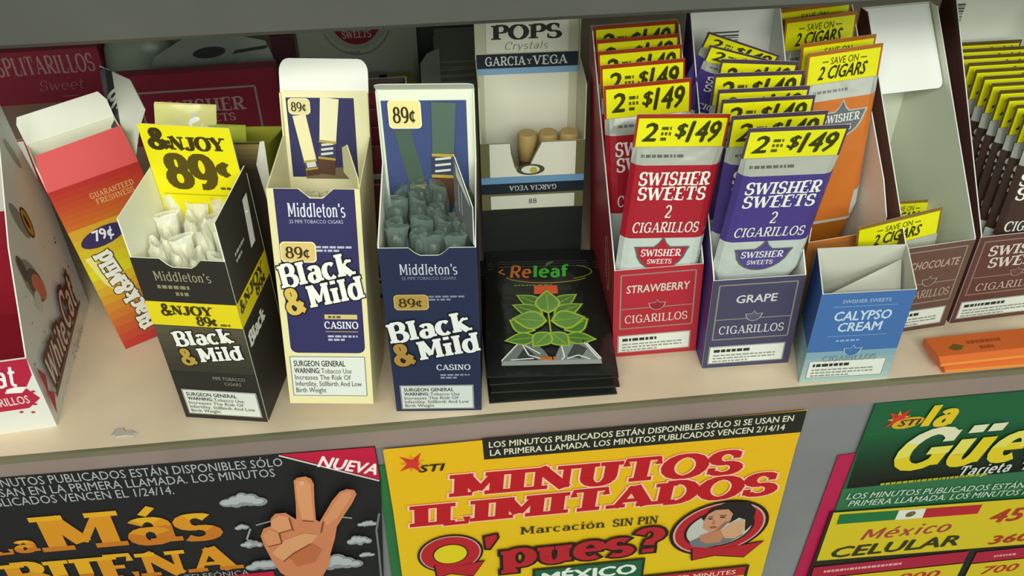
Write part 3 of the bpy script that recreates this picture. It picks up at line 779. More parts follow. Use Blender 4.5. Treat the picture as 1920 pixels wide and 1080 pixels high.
LEN = 15.6
a, s = swisher_art(5.1, LEN, '#a8202f', '#b3202f', 149, '#9a3016')
pr = pouch('cigarillo_pouch', 5.1, LEN, a, s, 'x', 'pouch'); pr['len'] = LEN
stand(pr, [
 ('frontmost red pouch in the strawberry carton, whole face showing', 13.95, 4.0, 17.2, 13.6, 5.0, -2, 2.5),
 ('red pouch tilted left directly behind the frontmost one in the strawberry carton', 13.4, 9.0, 16.75, 13.5, 6.6, -3, -3.5),
 ('red pouch third from the front in the strawberry carton', 13.35, 11.0, 17.1, 13.4, 8.4, -3, -3.2),
 ('red pouch fourth from the front in the strawberry carton', 13.4, 12.2, 17.45, 13.5, 9.8, -3, -3),
 ('red pouch fifth from the front in the strawberry carton', 13.4, 13.2, 17.75, 13.3, 11.2, -3, -2.8),
 ('rearmost red pouch in the strawberry carton, under the upper shelf lip', 13.4, 14.2, 18.2, 13.3, 12.6, -3, -2.6)], 'red pouches in the strawberry carton')
a, s = swisher_art(5.2, LEN, '#4a3a86', '#54478c', 149, '#4b3a52')
pr = pouch('cigarillo_pouch', 5.2, LEN, a, s, 'x', 'pouch'); pr['len'] = LEN
stand(pr, [
 ('frontmost purple pouch in the grape carton, whole face showing', 19.25, 1.3, 17.5, 19.0, 4.8, -2, .5),
 ('purple pouch just behind and left of the frontmost one in the grape carton', 18.75, 3.4, 17.2, 18.8, 5.4, -2, -1),
 ('purple pouch third from the front in the grape carton', 18.9, 5.4, 17.15, 18.9, 6.4, -3, -1),
 ('purple pouch fourth from the front in the grape carton', 18.9, 6.6, 17.15, 18.8, 7.4, -3, -.5),
 ('purple pouch fifth from the front in the grape carton', 18.8, 8.0, 17.45, 18.8, 8.4, -3, 0),
 ('purple pouch sixth from the front in the grape carton', 19.2, 9.4, 17.55, 18.8, 9.4, -3, 4),
 ('purple pouch second from the rear, tipped to the right, in the grape carton', 19.8, 10.6, 17.5, 18.7, 10.6, -4, 9),
 ('rearmost purple pouch, tipped to the right, in the grape carton', 20.0, 11.6, 17.5, 18.7, 11.6, -4, 11)], 'purple pouches in the grape carton')
pr.scale = (1.04, 1, 1)
for o in bpy.data.objects:
    if 'tipped to the right' in o.get('label', ''):      # short ones riding high among the others
        rear = o['label'].startswith('rearmost')
        o.scale = (.92, 1, .5); o.rotation_euler = (0, R(20 if rear else 16), R(-3))
        L_ = LEN * .5; t_ = o.rotation_euler.y
        xt, yt, zt = (19.35, 11.5, 17.75) if rear else (19.3, 10.6, 17.45)
        o.location = ((xt - L_ * sin(t_)) * CM, yt * CM, (zt - L_ * cos(t_)) * CM + H0)
a, s = swisher_art(4.7, LEN, '#cf7530', '#6a6e70', 'save', '#a8641c')
pr = pouch('cigarillo_pouch', 4.7, LEN, a, s, 'x', 'pouch'); pr['len'] = LEN
stand(pr, [
 ('front orange pouch reading SAVE ON 2 CIGARS in the tall orange carton', 24.8, 9.6, 17.9, 25.1, 8.4, 5, -2.6),
 ('orange pouch right behind the front one in the tall orange carton', 24.75, 10.5, 18.1, 25.1, 9.4, 5, -2.4),
 ('third orange pouch, its SAVE ON strip showing above the front two', 24.6, 13.0, 18.6, 25.0, 11.6, 5, -2.2),
 ('rearmost orange pouch in the tall orange carton', 24.5, 13.9, 18.9, 25.0, 12.6, 5, -2)], 'orange pouches in the orange carton')
a, s = swisher_art(5.4, 7.6, '#6b4336', '#5a4038', 'save', '#8a6a2a')
pr = pouch('cigarillo_pouch', 5.4, 7.6, a, s, 'x', 'pouch'); pr['len'] = 7.6
stand(pr, [
 ('dim yellow topped pouch reading SAVE ON 2 CIGARS behind the blue carton', 28.4, 5.05, 8.8, 30.3, 5.3, 4, -9)], 'pouches low in the chocolate carton')
dup(pr, 'pouch at the right inside the chocolate carton, yellow strip tip showing', (31.2, 8.6, .4), (-8, 3, 4), 'pouches low in the chocolate carton').scale = (.8, .8, .86)
a, s = swisher_art(5.2, LEN, '#43302a', '#8f2a30', 149, '#5a4a1c', 1.13)
pr = pouch('cigarillo_pouch', 5.2, LEN, a, s, 'x', 'pouch', taper=0); pr['len'] = LEN
N = 12
names = ['frontmost', 'second', 'third', 'fourth', 'fifth', 'sixth', 'seventh', 'eighth', 'ninth', 'tenth', 'eleventh', 'rearmost']
stand(pr, [('brown pouch %s in the brown carton at the right edge' % (nm if nm in ('frontmost', 'rearmost') else nm + ' from the front'),
            38.2 - .14 * k, 5.9 + .76 * k, 14.4 + .12 * k, 38.3, 5.6 + .76 * k, 0, 0) for k, nm in enumerate(names)], 'brown pouches in a row')

# ------------------------------------------------------------------ cartons for those pouches
DIM = {}
def sw_carton(label, loc, rot, w, d, hb, col, side, ink, flavour, crestcol, inn, group='cigarillo cartons on the shelf', lines='#8c8478', hf=7.0, sidecol=None, fla=None, extra=None, sidepoly=None, skew=0, two=None, front_grad=None, top=True):
    c = Carton(w, d, hf, hb, col, inn, side=sidepoly or [(0, 0), (d, 0), (d, hb), (d - .9, hb), (0, hf + .1)], cols={'left': side, 'right': side}, skew=skew, edge='#e9e9e2')
    a = Art()
    if front_grad: front_grad(a, w)
    if not two:
        a.rline(.42, 2.35, w - .42, hf - .4, .09, lines); a.line([(.42, 3.95), (w - .42, 3.95)], .07, lines)
        a.text(flavour, w * .5, 5.2, .58, ink, w=fla or w * .72, al='c', bold=.02, shear=.05)
        a.slab('CIGARILLOS', w * .5, 2.8, .62, ink, w=w * .74, al='c', T=.16, th=.08)
        a.crest(w * .5, 4.05, .55, crestcol, '#b9b6ac', words=False)
    else:
        two(a, w)
    c.art(a, c.F)
    c.art(warning(w - .75, 1.45, len(label), long=False), bshift(c.F, .3, .35), 'warning_label', base=.02)
    if extra: extra(c)
    DIM[label] = (w, d, hb)
    r = c.finish('cigarillo_carton', label, 'carton', loc, rot, group)
    return r

def straw_extra(c):
    q = Art(); q.ell(3.2, 6.5, .7, 1.9, '#c9a6a4', 24, 12); q.ell(3.2, 6.5, .55, 1.65, '#8f2c38', 24, 12); q.text('SWISHER', 3.35, 5.4, .42, '#d9c4c0', w=2.2, rot=98)
    c.art(q, bshift(c.Lt, c.d - 6.0, -1.0))
sw_carton('strawberry red open carton packed with red pouches, right of the black pouches', (13.65, 4.0, .1), (.3, -2.5, -2.6), 5.4, 10.9, 17.9, '#ad2534', '#a32a3a', '#cfc9bc', 'STRAWBERRY', '#8f2030', '#c9cbc2', extra=straw_extra)
def bars(c, x, z, n=9, wv=2.0, hv=1.4):
    b = Art(); r = random.Random(7)
    z0 = z
    while z0 < z + hv:
        t = r.uniform(.04, .14); b.rect(x, z0, x + wv, z0 + t, '#4a4c48'); z0 += t + r.uniform(.05, .13)
    return b
def grape_extra(c):
    c.art(bars(c, 1.4, 15.9), c.BI, 'barcode')
sw_carton('dark purple open grape carton packed with purple pouches', (19.15, 2.26, .05), (0, -1.2, -2.5), 5.55, 11.9, 19.0, '#45425e', '#4d3a80', '#c9c9cc', 'GRAPE', '#56546c', '#ecece6', fla=2.5, extra=grape_extra)
def orange_front(a, w): a.grad(0, 0, w, 7.0, '#c8a23a', '#d27a2c', 6)
def orange_extra(c):
    q = Art(); q.grad(0, 0, c.d, 7.0, '#d8a438', '#d07a30', 5); c.art(q, bshift(c.Lt, 0, 0))
sw_carton('tall orange carton with pale inner walls holding orange pouches, behind the blue carton', (26.0, 5.75, .08), (0, -2.0, 5.5), 5.1, 9.6, 18.9, '#cf7c2c', '#cf7c2c', '#efe2c4', 'PEACH', '#9a5a20', '#e6d9c9', front_grad=orange_front, sidepoly=[(0, 0), (9.6, 0), (9.6, 18.9), (8.7, 18.9), (1.2, 10.0), (0, 8.0)])
def cal_two(a, w):
    a.grad(0, 0, w, 2.6, '#9fb9b6', '#7f9fae', 4)
    a.rect(.0, 2.5, w, 7.0, '#4069a6')
    a.text('SWISHER SWEETS', w * .5, 6.25, .26, '#aebfd4', w=2.9, al='c'); a.line([(.9, 6.0), (w - .9, 6.0)], .04, '#86a3cc')
    a.text('CALYPSO', w * .5, 4.95, .68, '#b9cbe0', w=3.5, al='c', bold=.03, shear=.05); a.text('CREAM', w * .5, 4.1, .66, '#b9cbe0', w=2.7, al='c', bold=.03, shear=.05)
    a.line([(1.0, 3.75), (w - 1.0, 3.75)], .04, '#86a3cc'); a.micro(1.6, 3.3, 2.4, .2, 1, '#86a3cc', 3, .8)
    a.crest(w * .5, 2.45, .6, '#4069a6', '#b9c8d2', words=False); a.slab('CIGARILLOS', w * .5, 1.75, .4, '#7d9199', w=3.4, al='c', T=.16, th=.08)
def cal_extra(c):
    q = Art(); q.grad(0, 0, c.d, 2.7, '#a9c2bf', '#8fb0ba', 3); c.art(q, c.Lt)
    fl = MB(); fr = frame((-c.w / 2 + TH, .9, 4.6), (1, .13, .12), (0, .75, .66))
    fl.wall(fr, [(0, 0), (c.w - .3, .3), (c.w - .3, 2.3), (0, .9)], .05, M('#c9c9bc')); c.part('inner_flap', fl, 'pale flap folded into the empty carton')
sw_carton('bright blue empty carton with an open top at the front edge of the shelf', (24.8, .25, 0), (0, .6, -1.6), 5.65, 3.7, 7.6, '#4069a6', '#3d64a8', '#b9cbe0', 'CALYPSO', '#4069a6', '#c9c9bc', two=cal_two, skew=.9, extra=cal_extra, sidepoly=[(0, 0), (3.7, 0), (3.7, 7.6), (0, 7.05)])
def choc_extra(c):
    fl = MB(); d = c.d
    fr = frame((-c.w / 2 + .15, d - .2, c.hb - .05), (1, 0, 0), (0, -.66, -.75))
    fl.wall(lambda u, v, n=0: fr(u, v, -n), [(0, 0), (c.w - .3, 0), (c.w - .3, 4.7)] + A(c.w - .7, 5.0, .4, .5, 0, 90, 4) + [(.1, 5.5)], .05, M('#f2f3ee')); c.part('lid_flap', fl, 'bright white flap folded down over the carton')
sw_carton('brown chocolate carton with tall white inner walls and a folded white flap', (31.25, 4.3, 0), (0, 0, 5.5), 4.8, 10.6, 18.3, '#66493e', '#6a4c42', '#b59c8c', 'CHOCOLATE', '#66493e', '#d8ddca', extra=choc_extra)
def brown_two(a, w):
    a.rline(.42, 2.35, w - .42, 6.6, .09, '#8c7466'); a.line([(.42, 3.75), (w - .42, 3.75)], .07, '#8c7466')
    a.slab('SWISHER', w * .5, 5.45, .75, '#d2c6ba', w=w * .74, al='c', T=.22, th=.1, shear=.05); a.slab('SWEETS', w * .5, 4.5, .75, '#d2c6ba', w=w * .66, al='c', T=.22, th=.1, shear=.05)
    a.crest(w * .5, 3.85, .5, '#6a3f38', '#b5a498', words=False); a.slab('CIGARILLOS', w * .5, 2.65, .58, '#b89e90', w=w * .74, al='c', T=.16, th=.08)
def brown_extra(c):
    c.art(bars(c, .1, 15.0, wv=1.6, hv=3.0), c.BI, 'barcode')
sw_carton('brown red carton packed with a long row of brown pouches at the right edge', (37.55, 4.85, 0), (0, 0, 3), 7.0, 10.6, 19.5, '#5f3a34', '#5a3a34', '#b89e90', 'X', '#6a3f38', '#dfe2d6', two=brown_two, extra=brown_extra)
# carton seen in the gap between the cream and navy cartons
sw_carton('dark red carton of pouches half hidden behind the cream and navy cartons', (-3.6, 12.2, 0), (0, 0, 0), 5.2, 9.0, 12.4, '#6a2630', '#6a2630', '#b98a86', 'SWEET', '#5a2028', '#5a4a44', hf=9.6)
a, s = swisher_art(4.9, 10.5, '#7a2c36', '#7a2c36', 149, '#7a2c36')
s = None
pr = pouch('cigarillo_pouch', 4.9, 10.5, a, s, 'x', 'pouch'); pr['len'] = 10.5
stand(pr, [('dull red pouch %s in the half hidden dark red carton' % nm, -3.6, 13.6 + 1.5 * k, 11.2 + .55 * k, -3.6, 13.3 + 1.5 * k, 0, 0) for k, nm in enumerate(['in front', 'second from the front', 'third from the front', 'at the rear'])], 'dull red pouches')

# settle each pouch between the side walls of the carton that holds it
def settle(group, carton):
    bpy.context.view_layer.update()
    w, d, hb = DIM[carton['label']]
    inv = carton.matrix_world.inverted()
    for o in [o for o in bpy.data.objects if o.parent is None and o.get('group') == group and 'tipped' not in o['label']]:
        for it in range(4):
            bpy.context.view_layer.update()
            xs = [0.0]
            for ch in o.children:
                for v in ch.data.vertices:
                    p = inv @ (ch.matrix_world @ v.co) / CM
                    if p.z < 7.4 + max(p.y, 0) / (d - .9) * (hb - 7.1) + .25 and -.2 < p.y < d: xs.append(p.x)
            lo, hi = min(xs), max(xs); lim = w / 2 - TH - .04
            if lo > -lim and hi < lim: break
            if hi - lo > 2 * lim: o.scale.x *= max(.9, (2 * lim - .02) / (hi - lo))
            sh = -lim + .01 - lo if lo < -lim and hi < lim else (lim - .01 - hi if hi > lim and lo > -lim else -(lo + hi) / 2)
            ax = carton.matrix_world.to_3x3() @ Vector((1, 0, 0))
            o.location = o.location + ax * sh * CM
CARTS = {' '.join(o['label'].split()[:2]): o for o in bpy.data.objects if o.name.startswith('cigarillo_carton')}
settle('red pouches in the strawberry carton', CARTS['strawberry red'])
settle('purple pouches in the grape carton', CARTS['dark purple'])
settle('orange pouches in the orange carton', CARTS['tall orange'])

# ------------------------------------------------------------------ stack of black foil pouches
def foil_pouch(label):
    t = thing('foil_pouch', label, 'pouch')
    w, h = 7.9, 12.8
    r = random.Random(3)
    def fr(u, v, n=0):
        t = min(1.0, min(u, w - u) / .9); e = min(1.0, max(0, v / .45)) * min(1.0, max(0, (h - v) / 2.2))
        return Vector((u - w / 2, v, .1 + .34 * t * (2 - t) * e + n))
    NU, NV = 12, 16
    v = [fr(w * i / NU, h * j / NV) for j in range(NV + 1) for i in range(NU + 1)]
    f = [(j * (NU + 1) + i, j * (NU + 1) + i + 1, (j + 1) * (NU + 1) + i + 1, (j + 1) * (NU + 1) + i) for j in range(NV) for i in range(NU)]
    m = MB(); m.add(v, f, M('#1d1f1c', 'film'), True)
    vb = [Vector((p.x, p.y, 0.0)) for p in v]; m.add(vb, [tuple(reversed(q)) for q in f], M('#1d1f1c', 'film'))
    ring = list(range(NU + 1)) + [j * (NU + 1) + NU for j in range(1, NV + 1)] + [NV * (NU + 1) + i for i in range(NU - 1, -1, -1)] + [j * (NU + 1) for j in range(NV - 1, 0, -1)]
    n = len(ring); m.add([v[i] for i in ring] + [vb[i] for i in ring], [(k, n + k, n + (k + 1) % n, (k + 1) % n) for k in range(n)], M('#1d1f1c', 'film'))
    for k in range(3):
        z = Art(); z.rect(.2, h - 1.7 - .35 * k, w - .2, h - 1.58 - .35 * k, '#4a4d4a', 10); z.emit(m, fr, 'film')
    a = Art(); g = '#a9c93a'
    # printed name with a swoosh
    a.line([(1.2, 10.2), (.9, 9.9), (1.3, 9.6)], .12, '#d8792c'); a.line(A(4.2, 9.5, 2.9, .9, 195, 330, 12), .09, '#b88a3a'); a.line(A(4.6, 9.8, 2.6, .9, -60, 50, 10), .08, '#7aa03a')
    a.slab('Re', 1.55, 9.25, 1.3, '#d8792c', w=1.55, T=.2, th=.14, serif=0, shear=.1); a.slab('leaf', 3.15, 9.25, 1.3, '#4fc23a', w=2.5, T=.24, th=.16, serif=0, shear=.05)
    a.poly([(4.0, 10.4), (4.25, 11.0), (4.75, 11.15), (4.5, 10.7)], '#5f7f60')
    a.micro(1.9, 8.25, 4.2, .25, 1, '#5f8a3a', 4, .7)
    a.emit(m, fr, 'film', .004); m.build('film', t)
    a = Art()
    def leaf(x, y, L, W, rot, c='#56843a'):
        def sh(k):
            pts = [(t / 8 * L * k, W * k * sin(pi * (t / 8) ** .8) ** 1.1) for t in range(9)] + [(t / 8 * L * k, -W * k * sin(pi * (t / 8) ** .8) ** 1.1) for t in range(7, 0, -1)]
            o = (1 - k) * L * .45
            return [(x + (p + o) * cos(R(rot)) - q * sin(R(rot)), y + (p + o) * sin(R(rot)) + q * cos(R(rot))) for p, q in pts]
        a.poly(sh(1), g); a.poly(sh(.82), c)
        a.line([(x + .1 * L * cos(R(rot)), y + .1 * L * sin(R(rot))), (x + .8 * L * cos(R(rot)), y + .8 * L * sin(R(rot)))], .05, g)
    for m_ in (1, -1):
        f = (lambda t: t if m_ > 0 else 180 - t)
        leaf(4.0 + m_ * .3, 6.1, 2.1, .6, f(35)); leaf(4.0 + m_ * .3, 5.2, 2.3, .62, f(28))
        leaf(4.0 + m_ * .9, 3.6, 2.0, .75, f(35)); leaf(4.0 + m_ * .8, 3.0, 2.1, .6, f(-8))
    leaf(4.1, 4.5, 2.3, .95, 8, '#6c9a46'); leaf(3.9, 4.5, 2.3, .95, 172, '#6c9a46')
    leaf(4.0, 3.4, 1.8, .7, -50, '#6c9a46'); leaf(4.0, 3.4, 1.8, .7, 230, '#6c9a46')
    leaf(4.0, 5.2, 2.5, .85, 90, '#6c9a46')
    a.line([(4.0, 5.4), (4.05, 3.4)], .1, g)
    b = MB(); a.emit(b, lambda u, v, n=0: fr(u, v, n + .02), 'film', .003); b.build('leaf_print', t, 'lime green leaf print')
    a = Art()
    a.poly([(.95, .95), (2.1, 2.65), (2.9, 2.8), (3.5, 1.9), (3.95, .95)], '#7a827e'); a.poly([(4.1, .95), (4.7, 2.6), (5.6, 2.95), (6.0, 2.7), (6.95, .95)], '#8d9591')
    a.poly([(1.7, .8), (2.4, 2.2), (2.9, 1.5), (3.2, .8)], '#3c4440'); a.poly([(4.9, 1.2), (5.5, 2.5), (6.2, 1.9), (5.7, 1.0)], '#4a524e')
    wl = '#f4f6f4'  # white edges of the window, and glints on its wrinkles painted as lines
    for L in ([(.95, .95), (2.1, 2.65), (3.0, 2.8)], [(2.2, 2.5), (2.6, 1.4), (3.9, .8)], [(2.4, 2.3), (3.3, 1.5)], [(1.5, 1.0), (2.9, 1.1)], [(4.6, 2.5), (4.75, 1.2), (4.5, .8)], [(5.6, 2.9), (6.2, 2.4), (6.95, .95)], [(6.0, 2.6), (6.6, 1.3), (6.9, .8)], [(4.9, 1.0), (5.6, 1.3), (6.3, .9)]):
        a.line(L, .09, wl)
    a.micro(3.3, .85, 1.5, .38, 1, '#d8722c', 5, .9)
    a.rect(.95, .48, w - .95, .9, '#a4a9a6')
    b = MB(); a.emit(b, lambda u, v, n=0: fr(u, v, n + .02), 'paper', .003); b.build('clear_window', t, 'silvery window at the lower end')
    return t, fr
fp, ffr = foil_pouch('black foil pouch with green leaf print and orange sticker, topmost of its stack')
place(fp, fp['label'], 'pouch', (6.45, .55, 2.16), (0, 0, -5), 'black foil pouches')
lbls = ['black foil pouch at the bottom of the stack, lying on the shelf', 'second black foil pouch from the bottom of the stack', 'middle black foil pouch of the stack', 'black foil pouch just under the topmost of the stack']
offs = [(6.6, .8, 0.0, -1), (6.75, 1.0, .54, -3), (6.7, 1.2, 1.08, -2), (6.5, 1.3, 1.62, -6)]
for lb, (x, y, z, rz) in zip(lbls, offs):
    q = dup(fp, lb, (x, y, z), (0, 0, rz), 'black foil pouches')
    for ch in list(q.children):
        if not ch.name.startswith('film'): bpy.data.objects.remove(ch)
st = Art(); st.rect(3.2, 7.35, 4.75, 8.25, '#f2643c', 6)
m = MB(); st.emit(m, lambda u, v, n=0: ffr(u, v, n + .045), 'paper')
o = m.build('sticker'); place(o, 'small blank orange sticker on the topmost black foil pouch', 'sticker', (6.45, .55, 2.16), (0, 0, -5))

# ------------------------------------------------------------------ wood tip cigar display
def tip_display():
    w, d = 6.9, 4.2
    c = Carton(w, d, 10.8, 19.2, '#6d6a48', '#c9c7ae', side=[(0, 0), (d, 0), (d, 19.2), (d - .4, 19.2), (d - .5, 15.0), (.3, 14.6), (0, 10.8)],
               front=[(0, 0), (w, 0), (w, 10.8), (4.0, 10.8), (3.6, 10.0), (3.2, 9.0), (2.8, 8.7), (2.3, 9.0), (2.1, 10.0), (2.0, 10.8), (0, 10.8)])
    a = Art()
    a.poly([(.6, 8.25), (w - .6, 8.25), (w - .6, 10.75), (4.05, 10.75), (3.65, 9.9), (3.2, 8.9), (2.8, 8.6), (2.25, 8.9), (2.0, 10.0), (1.95, 10.75), (.6, 10.75)], '#e4e2d2')
    a.ell(3.3, 8.85 - .1, .95, .42, '#4c4a38', 20); a.ell(3.3, 8.75, .62, .3, '#e4e2d2', 16); a.ell(3.5, 8.7, .25, .25, '#b9b04a', 12)
    a.rect(0, 7.75, w, 8.25, '#6f9cc4'); a.rect(0, 6.95, w, 7.75, '#1c2530'); a.slab('GARCIA VEGA', w * .5, 7.55, .36, '#c9cdd0', w=3.2, al='c', T=.18, th=.09, rot=180)
    a.rect(.6, 5.75, w - .6, 6.8, '#dcdccd'); a.text('88', w * .46, 6.1, .4, '#3a3a34'); a.rect(0, 0, w, 5.7, '#20231f')
    c.art(a, c.F)
    b = Art()
    b.rect(.55, 6.0, w - .65, 13.7, '#e6e4d2'); b.rect(0, 13.7, w, 14.15, '#86abd2'); b.rect(0, 14.15, w, 15.15, '#1d2732'); b.slab('GARCIA', .65, 14.35, .6, '#d3d6d6', w=2.7, T=.18, th=.1); b.slab('VEGA', 3.85, 14.35, .6, '#d3d6d6', w=2.3, T=.18, th=.1); b.slab('Y', 3.45, 14.4, .35, '#d3d6d6', w=.3, T=.18, th=.1)
    b.rect(.75, 15.25, w - .75, 18.9, '#e6e4d6'); b.slab('POPS', 1.15, 16.15, .95, '#2c2c28', w=4.6, T=.28, th=.1, serif=.1); b.slab('Crystals', 1.9, 15.45, .5, '#6a6a62', w=2.9, T=.09, th=.06, serif=0, shear=.3)
    c.art(b, c.BI)
    cl = MB(); fr = frame((-w / 2, d + .02, 13.3), (1, 0, 0), (0, 0, 1)); cl.wall(fr, [(-.15, 0), (w + .2, 0), (w + .2, .08), (-.15, .08)], .04, M('#d9d9c6'))
    return c.finish('cigar_display', 'olive and cream display carton of wood tip cigars behind the black pouches', 'carton', (6.95, 13.6, 0), (0, 0, -2))
tip_display()
def tip_cigar(label):
    t = thing('tipped_cigar', label, 'cigar')
    m = MB(); m.tube([(0, 0, .9), (0, 0, 9.6)], [.55, .55], M('#5a3d28'), 14); m.build('cigar_body', t)
    m = MB(); m.tube([(0, 0, 9.6), (0, 0, 9.62), (0, 0, 11.3), (0, 0, 11.5)], [.5, .62, .66, .58], M('#b79c62'), 16); m.build('wooden_tip', t)
    return t
q = tip_cigar('x')
for k, (lb, x) in enumerate([('left of three tan wood tip cigars above the cream panel', 6.75), ('middle of three tan wood tip cigars above the cream panel', 8.15), ('right of three tan wood tip cigars above the cream panel', 9.55)]):
    (place(q, lb, 'cigar', (x, 15.0, -.75), (0, 0, 0), 'wood tip cigars') if k == 0 else dup(q, lb, (x, 15.0 - .05 * k, -.75), (0, 0, 0), 'wood tip cigars'))

# ------------------------------------------------------------------ white display box at the left edge
def cat_display():
    w, d = 12.0, 11.9
    side = [(0, 0), (d, 0), (d + .1, 8.7), (10.4, 13.2), (9.9, 16.4), (9.3, 16.4), (3.6, 10.6), (0.02, 5.5)]
    c = Carton(w, d, 5.5, 13.0, '#d9d9d2', '#9a1f30', side=[(min(a, d), b) for a, b in side], edge='#e9e9e2')
    a = Art()
    a.poly([(0, 1.75), (w - 1.0, 1.75), (w - .2, 2.4), (w - .7, 3.3), (w - .1, 4.2), (w, 5.45), (0, 5.45)], '#b01e3c')
    a.slab('Cat', w - 3.1, 3.6, 1.5, '#f0e6e4', w=2.1, T=.18, th=.12, serif=0, shear=.2); a.text('CIGARILLOS', w - 3.7, 2.15, .6, '#e0c4c6', w=2.9, bold=.02)
    a.poly([(w - 1.9, 3.1), (w - 1.0, 3.0), (w - .6, 3.4), (w - 1.2, 3.5), (w - 1.7, 3.4)], '#f0e6e4'); a.micro(w - 5, .9, 3.0, .2, 1, '#77787a', 3, .7)
    for x, z in ((w - .9, 1.4), (w - .6, 2.0), (w - 1.5, 1.55), (w - .4, 3.0)): a.ell(x, z, .12, .08, '#b01e3c', 8)
    c.art(a, c.F)
    b = Art()
    rr = random.Random(4)
    for y, z, rx, rz_, col, ro in ((6.3, 10.6, .5, 1.6, '#8c8c86', 20), (7.2, 9.9, .55, 1.2, '#3b3227', 12), (7.2, 9.9, .42, 1.05, '#b98a34', 12), (7.15, 10.0, .15, .6, '#2c2620', 12), (4.7, 7.4, .9, 1.9, '#8f8f88', 20), (5.0, 6.9, .8, 1.5, '#5e5c58', 25), (5.2, 6.6, .62, 1.2, '#cf7560', 25), (4.0, 8.8, .4, 1.0, '#55524e', 10), (4.3, 6.2, .5, .7, '#c9c9c2', 0), (8.9, 13.6, .25, 1.3, '#9a9a92', 20)):
        b.ell(y, z, rx, rz_, col, 18, ro)
    for k in range(26):
        b.ell(rr.uniform(.3, 10.5), rr.uniform(.3, 8.0), rr.uniform(.04, .14), rr.uniform(.03, .1), rr.choice(['#6a2a30', '#55524e', '#b01e3c']), 7)
    b.slab('White', 1.2, 2.0, 1.9, '#cfc4bd', w=4.7, T=.2, th=.13, serif=0, shear=.15, out='#5e2a28', ex=.16)
    b.slab('Cat', 6.2, 2.25, 2.3, '#cfc4bd', w=3.1, T=.2, th=.13, serif=0, shear=.15, out='#5e2a28', ex=.16)
    b.poly([(1.0, 1.35), (9.8, 1.75), (9.8, 2.0), (1.0, 1.75)], '#5e4a44'); b.text('2 Cigarillos', 5.4, .5, .55, '#77706a', w=3.2)
    b.poly([(.1, .9), (.9, 1.9), (.3, 2.6), (.8, 3.4), (.1, 4.6)], '#b01e3c')
    c.art(b, c.Rt)
    k = Art(); k.rect(.1, 8.2, w - .2, 12.9, '#dadad2')
    for j in range(30): k.ell(rr.uniform(.5, w - .5), rr.uniform(8.3, 12.6), rr.uniform(.1, .3), rr.uniform(.06, .2), '#b01e3c', 8)
    c.art(k, c.BI)
    return c.finish('cigarillo_display', 'white display box with splashes of red and a cat eye print, at the left edge', 'display box', (-29.18, 1.6, 0), (0, 0, 5.15))
cat_display()

# ------------------------------------------------------------------ lime carton behind the black one
def lime_carton():
    w, d = 6.6, 5.0
    c = Carton(w, d, 15.0, 13.4, '#8f9a2c', '#a8ac3a', side=[(0, 0), (d, 0), (d, 13.4), (.0, 14.6)], cols={'front': '#3a332a'})
    a = Art(); a.grad(.2, 13.0, w - .2, 14.9, '#3a332a', '#8a7a48', 6); a.micro(4.6, 12.6, 1.3, .3, 1, '#d9d5cc', 4, .8)
    c.art(a, c.F)
    fl = MB(); fr = frame((w / 2 - .12, -.03, 13.7), (0, 0, -1), (1, 0, 0))
    fl.wall(frame((w / 2 - 1.0, -.03, 0), (1, 0, 0), (0, 0, 1)), [(.55, 11.2), (.9, 11.2), (1.05, 15.1), (.8, 15.05), (.35, 13.6)], .05, M('#e9e7da')); c.part('side_tab', fl, 'white folded edge')
    return c.finish('cigar_carton', 'lime green carton with a dark front hidden behind the black carton', 'carton', (-12.3, 8.2, 0), (0, 0, -6))
lime_carton()
def crumpled(name, label, cat, w, h, loc, rot, patches, base, seed, kind='film'):
    r = random.Random(seed); NU, NV = 7, 7
    hh = [[r.uniform(-.14, .14) for i in range(NU + 1)] for j in range(NV + 1)]
    def fr(u, v, n=0):
        i = min(NU - 1, int(u / w * NU)); j = min(NV - 1, int(v / h * NV)); a = u / w * NU - i; b = v / h * NV - j
        z = (hh[j][i] * (1 - a) + hh[j][i + 1] * a) * (1 - b) + (hh[j + 1][i] * (1 - a) + hh[j + 1][i + 1] * a) * b
        return Vector((u - w / 2, -z - n - .35 * max(0, 1 - (2 * u / w - 1) ** 2) * max(0, 1 - (2 * v / h - 1) ** 2), v))
    m = MB(); v = [fr(w * i / NU, h * j / NV) for j in range(NV + 1) for i in range(NU + 1)]
    f = [(j * (NU + 1) + i, j * (NU + 1) + i + 1, (j + 1) * (NU + 1) + i + 1, (j + 1) * (NU + 1) + i) for j in range(NV) for i in range(NU)]
    m.add(v, f, M(base, kind), True)
    m.add([Vector((p.x, .25, p.z)) for p in v], [tuple(reversed(q)) for q in f], M(base, kind))
    a = Art()
    for kind_, args in patches: getattr(a, kind_)(*args)
    a.emit(m, fr, kind)
    return place(m.build(name), label, cat, loc, rot)
crumpled('snack_bag', 'crumpled cream bag with white and blue print behind the yellow price card', 'bag', 3.3, 7.5, (-14.4, 8.5, 9.3), (-10, 10, 8),
         [('ell', (2.0, 6.3, .95, .75, '#c9d2da', 14)), ('ell', (.85, 5.9, .6, .45, '#8a90b8', 12, 20)), ('ell', (2.2, 6.5, .4, .35, '#f4f6f6', 10)), ('ell', (.6, 5.8, .25, .2, '#4a5090', 8))], '#d9d58a', 3)
crumpled('lime_packet', 'plain lime green packet tip showing between the yellow card and the red box', 'packet', 2.1, 6.0, (-11.9, 8.9, 9.3), (-8, 6, 0), [], '#9fa83a', 8)

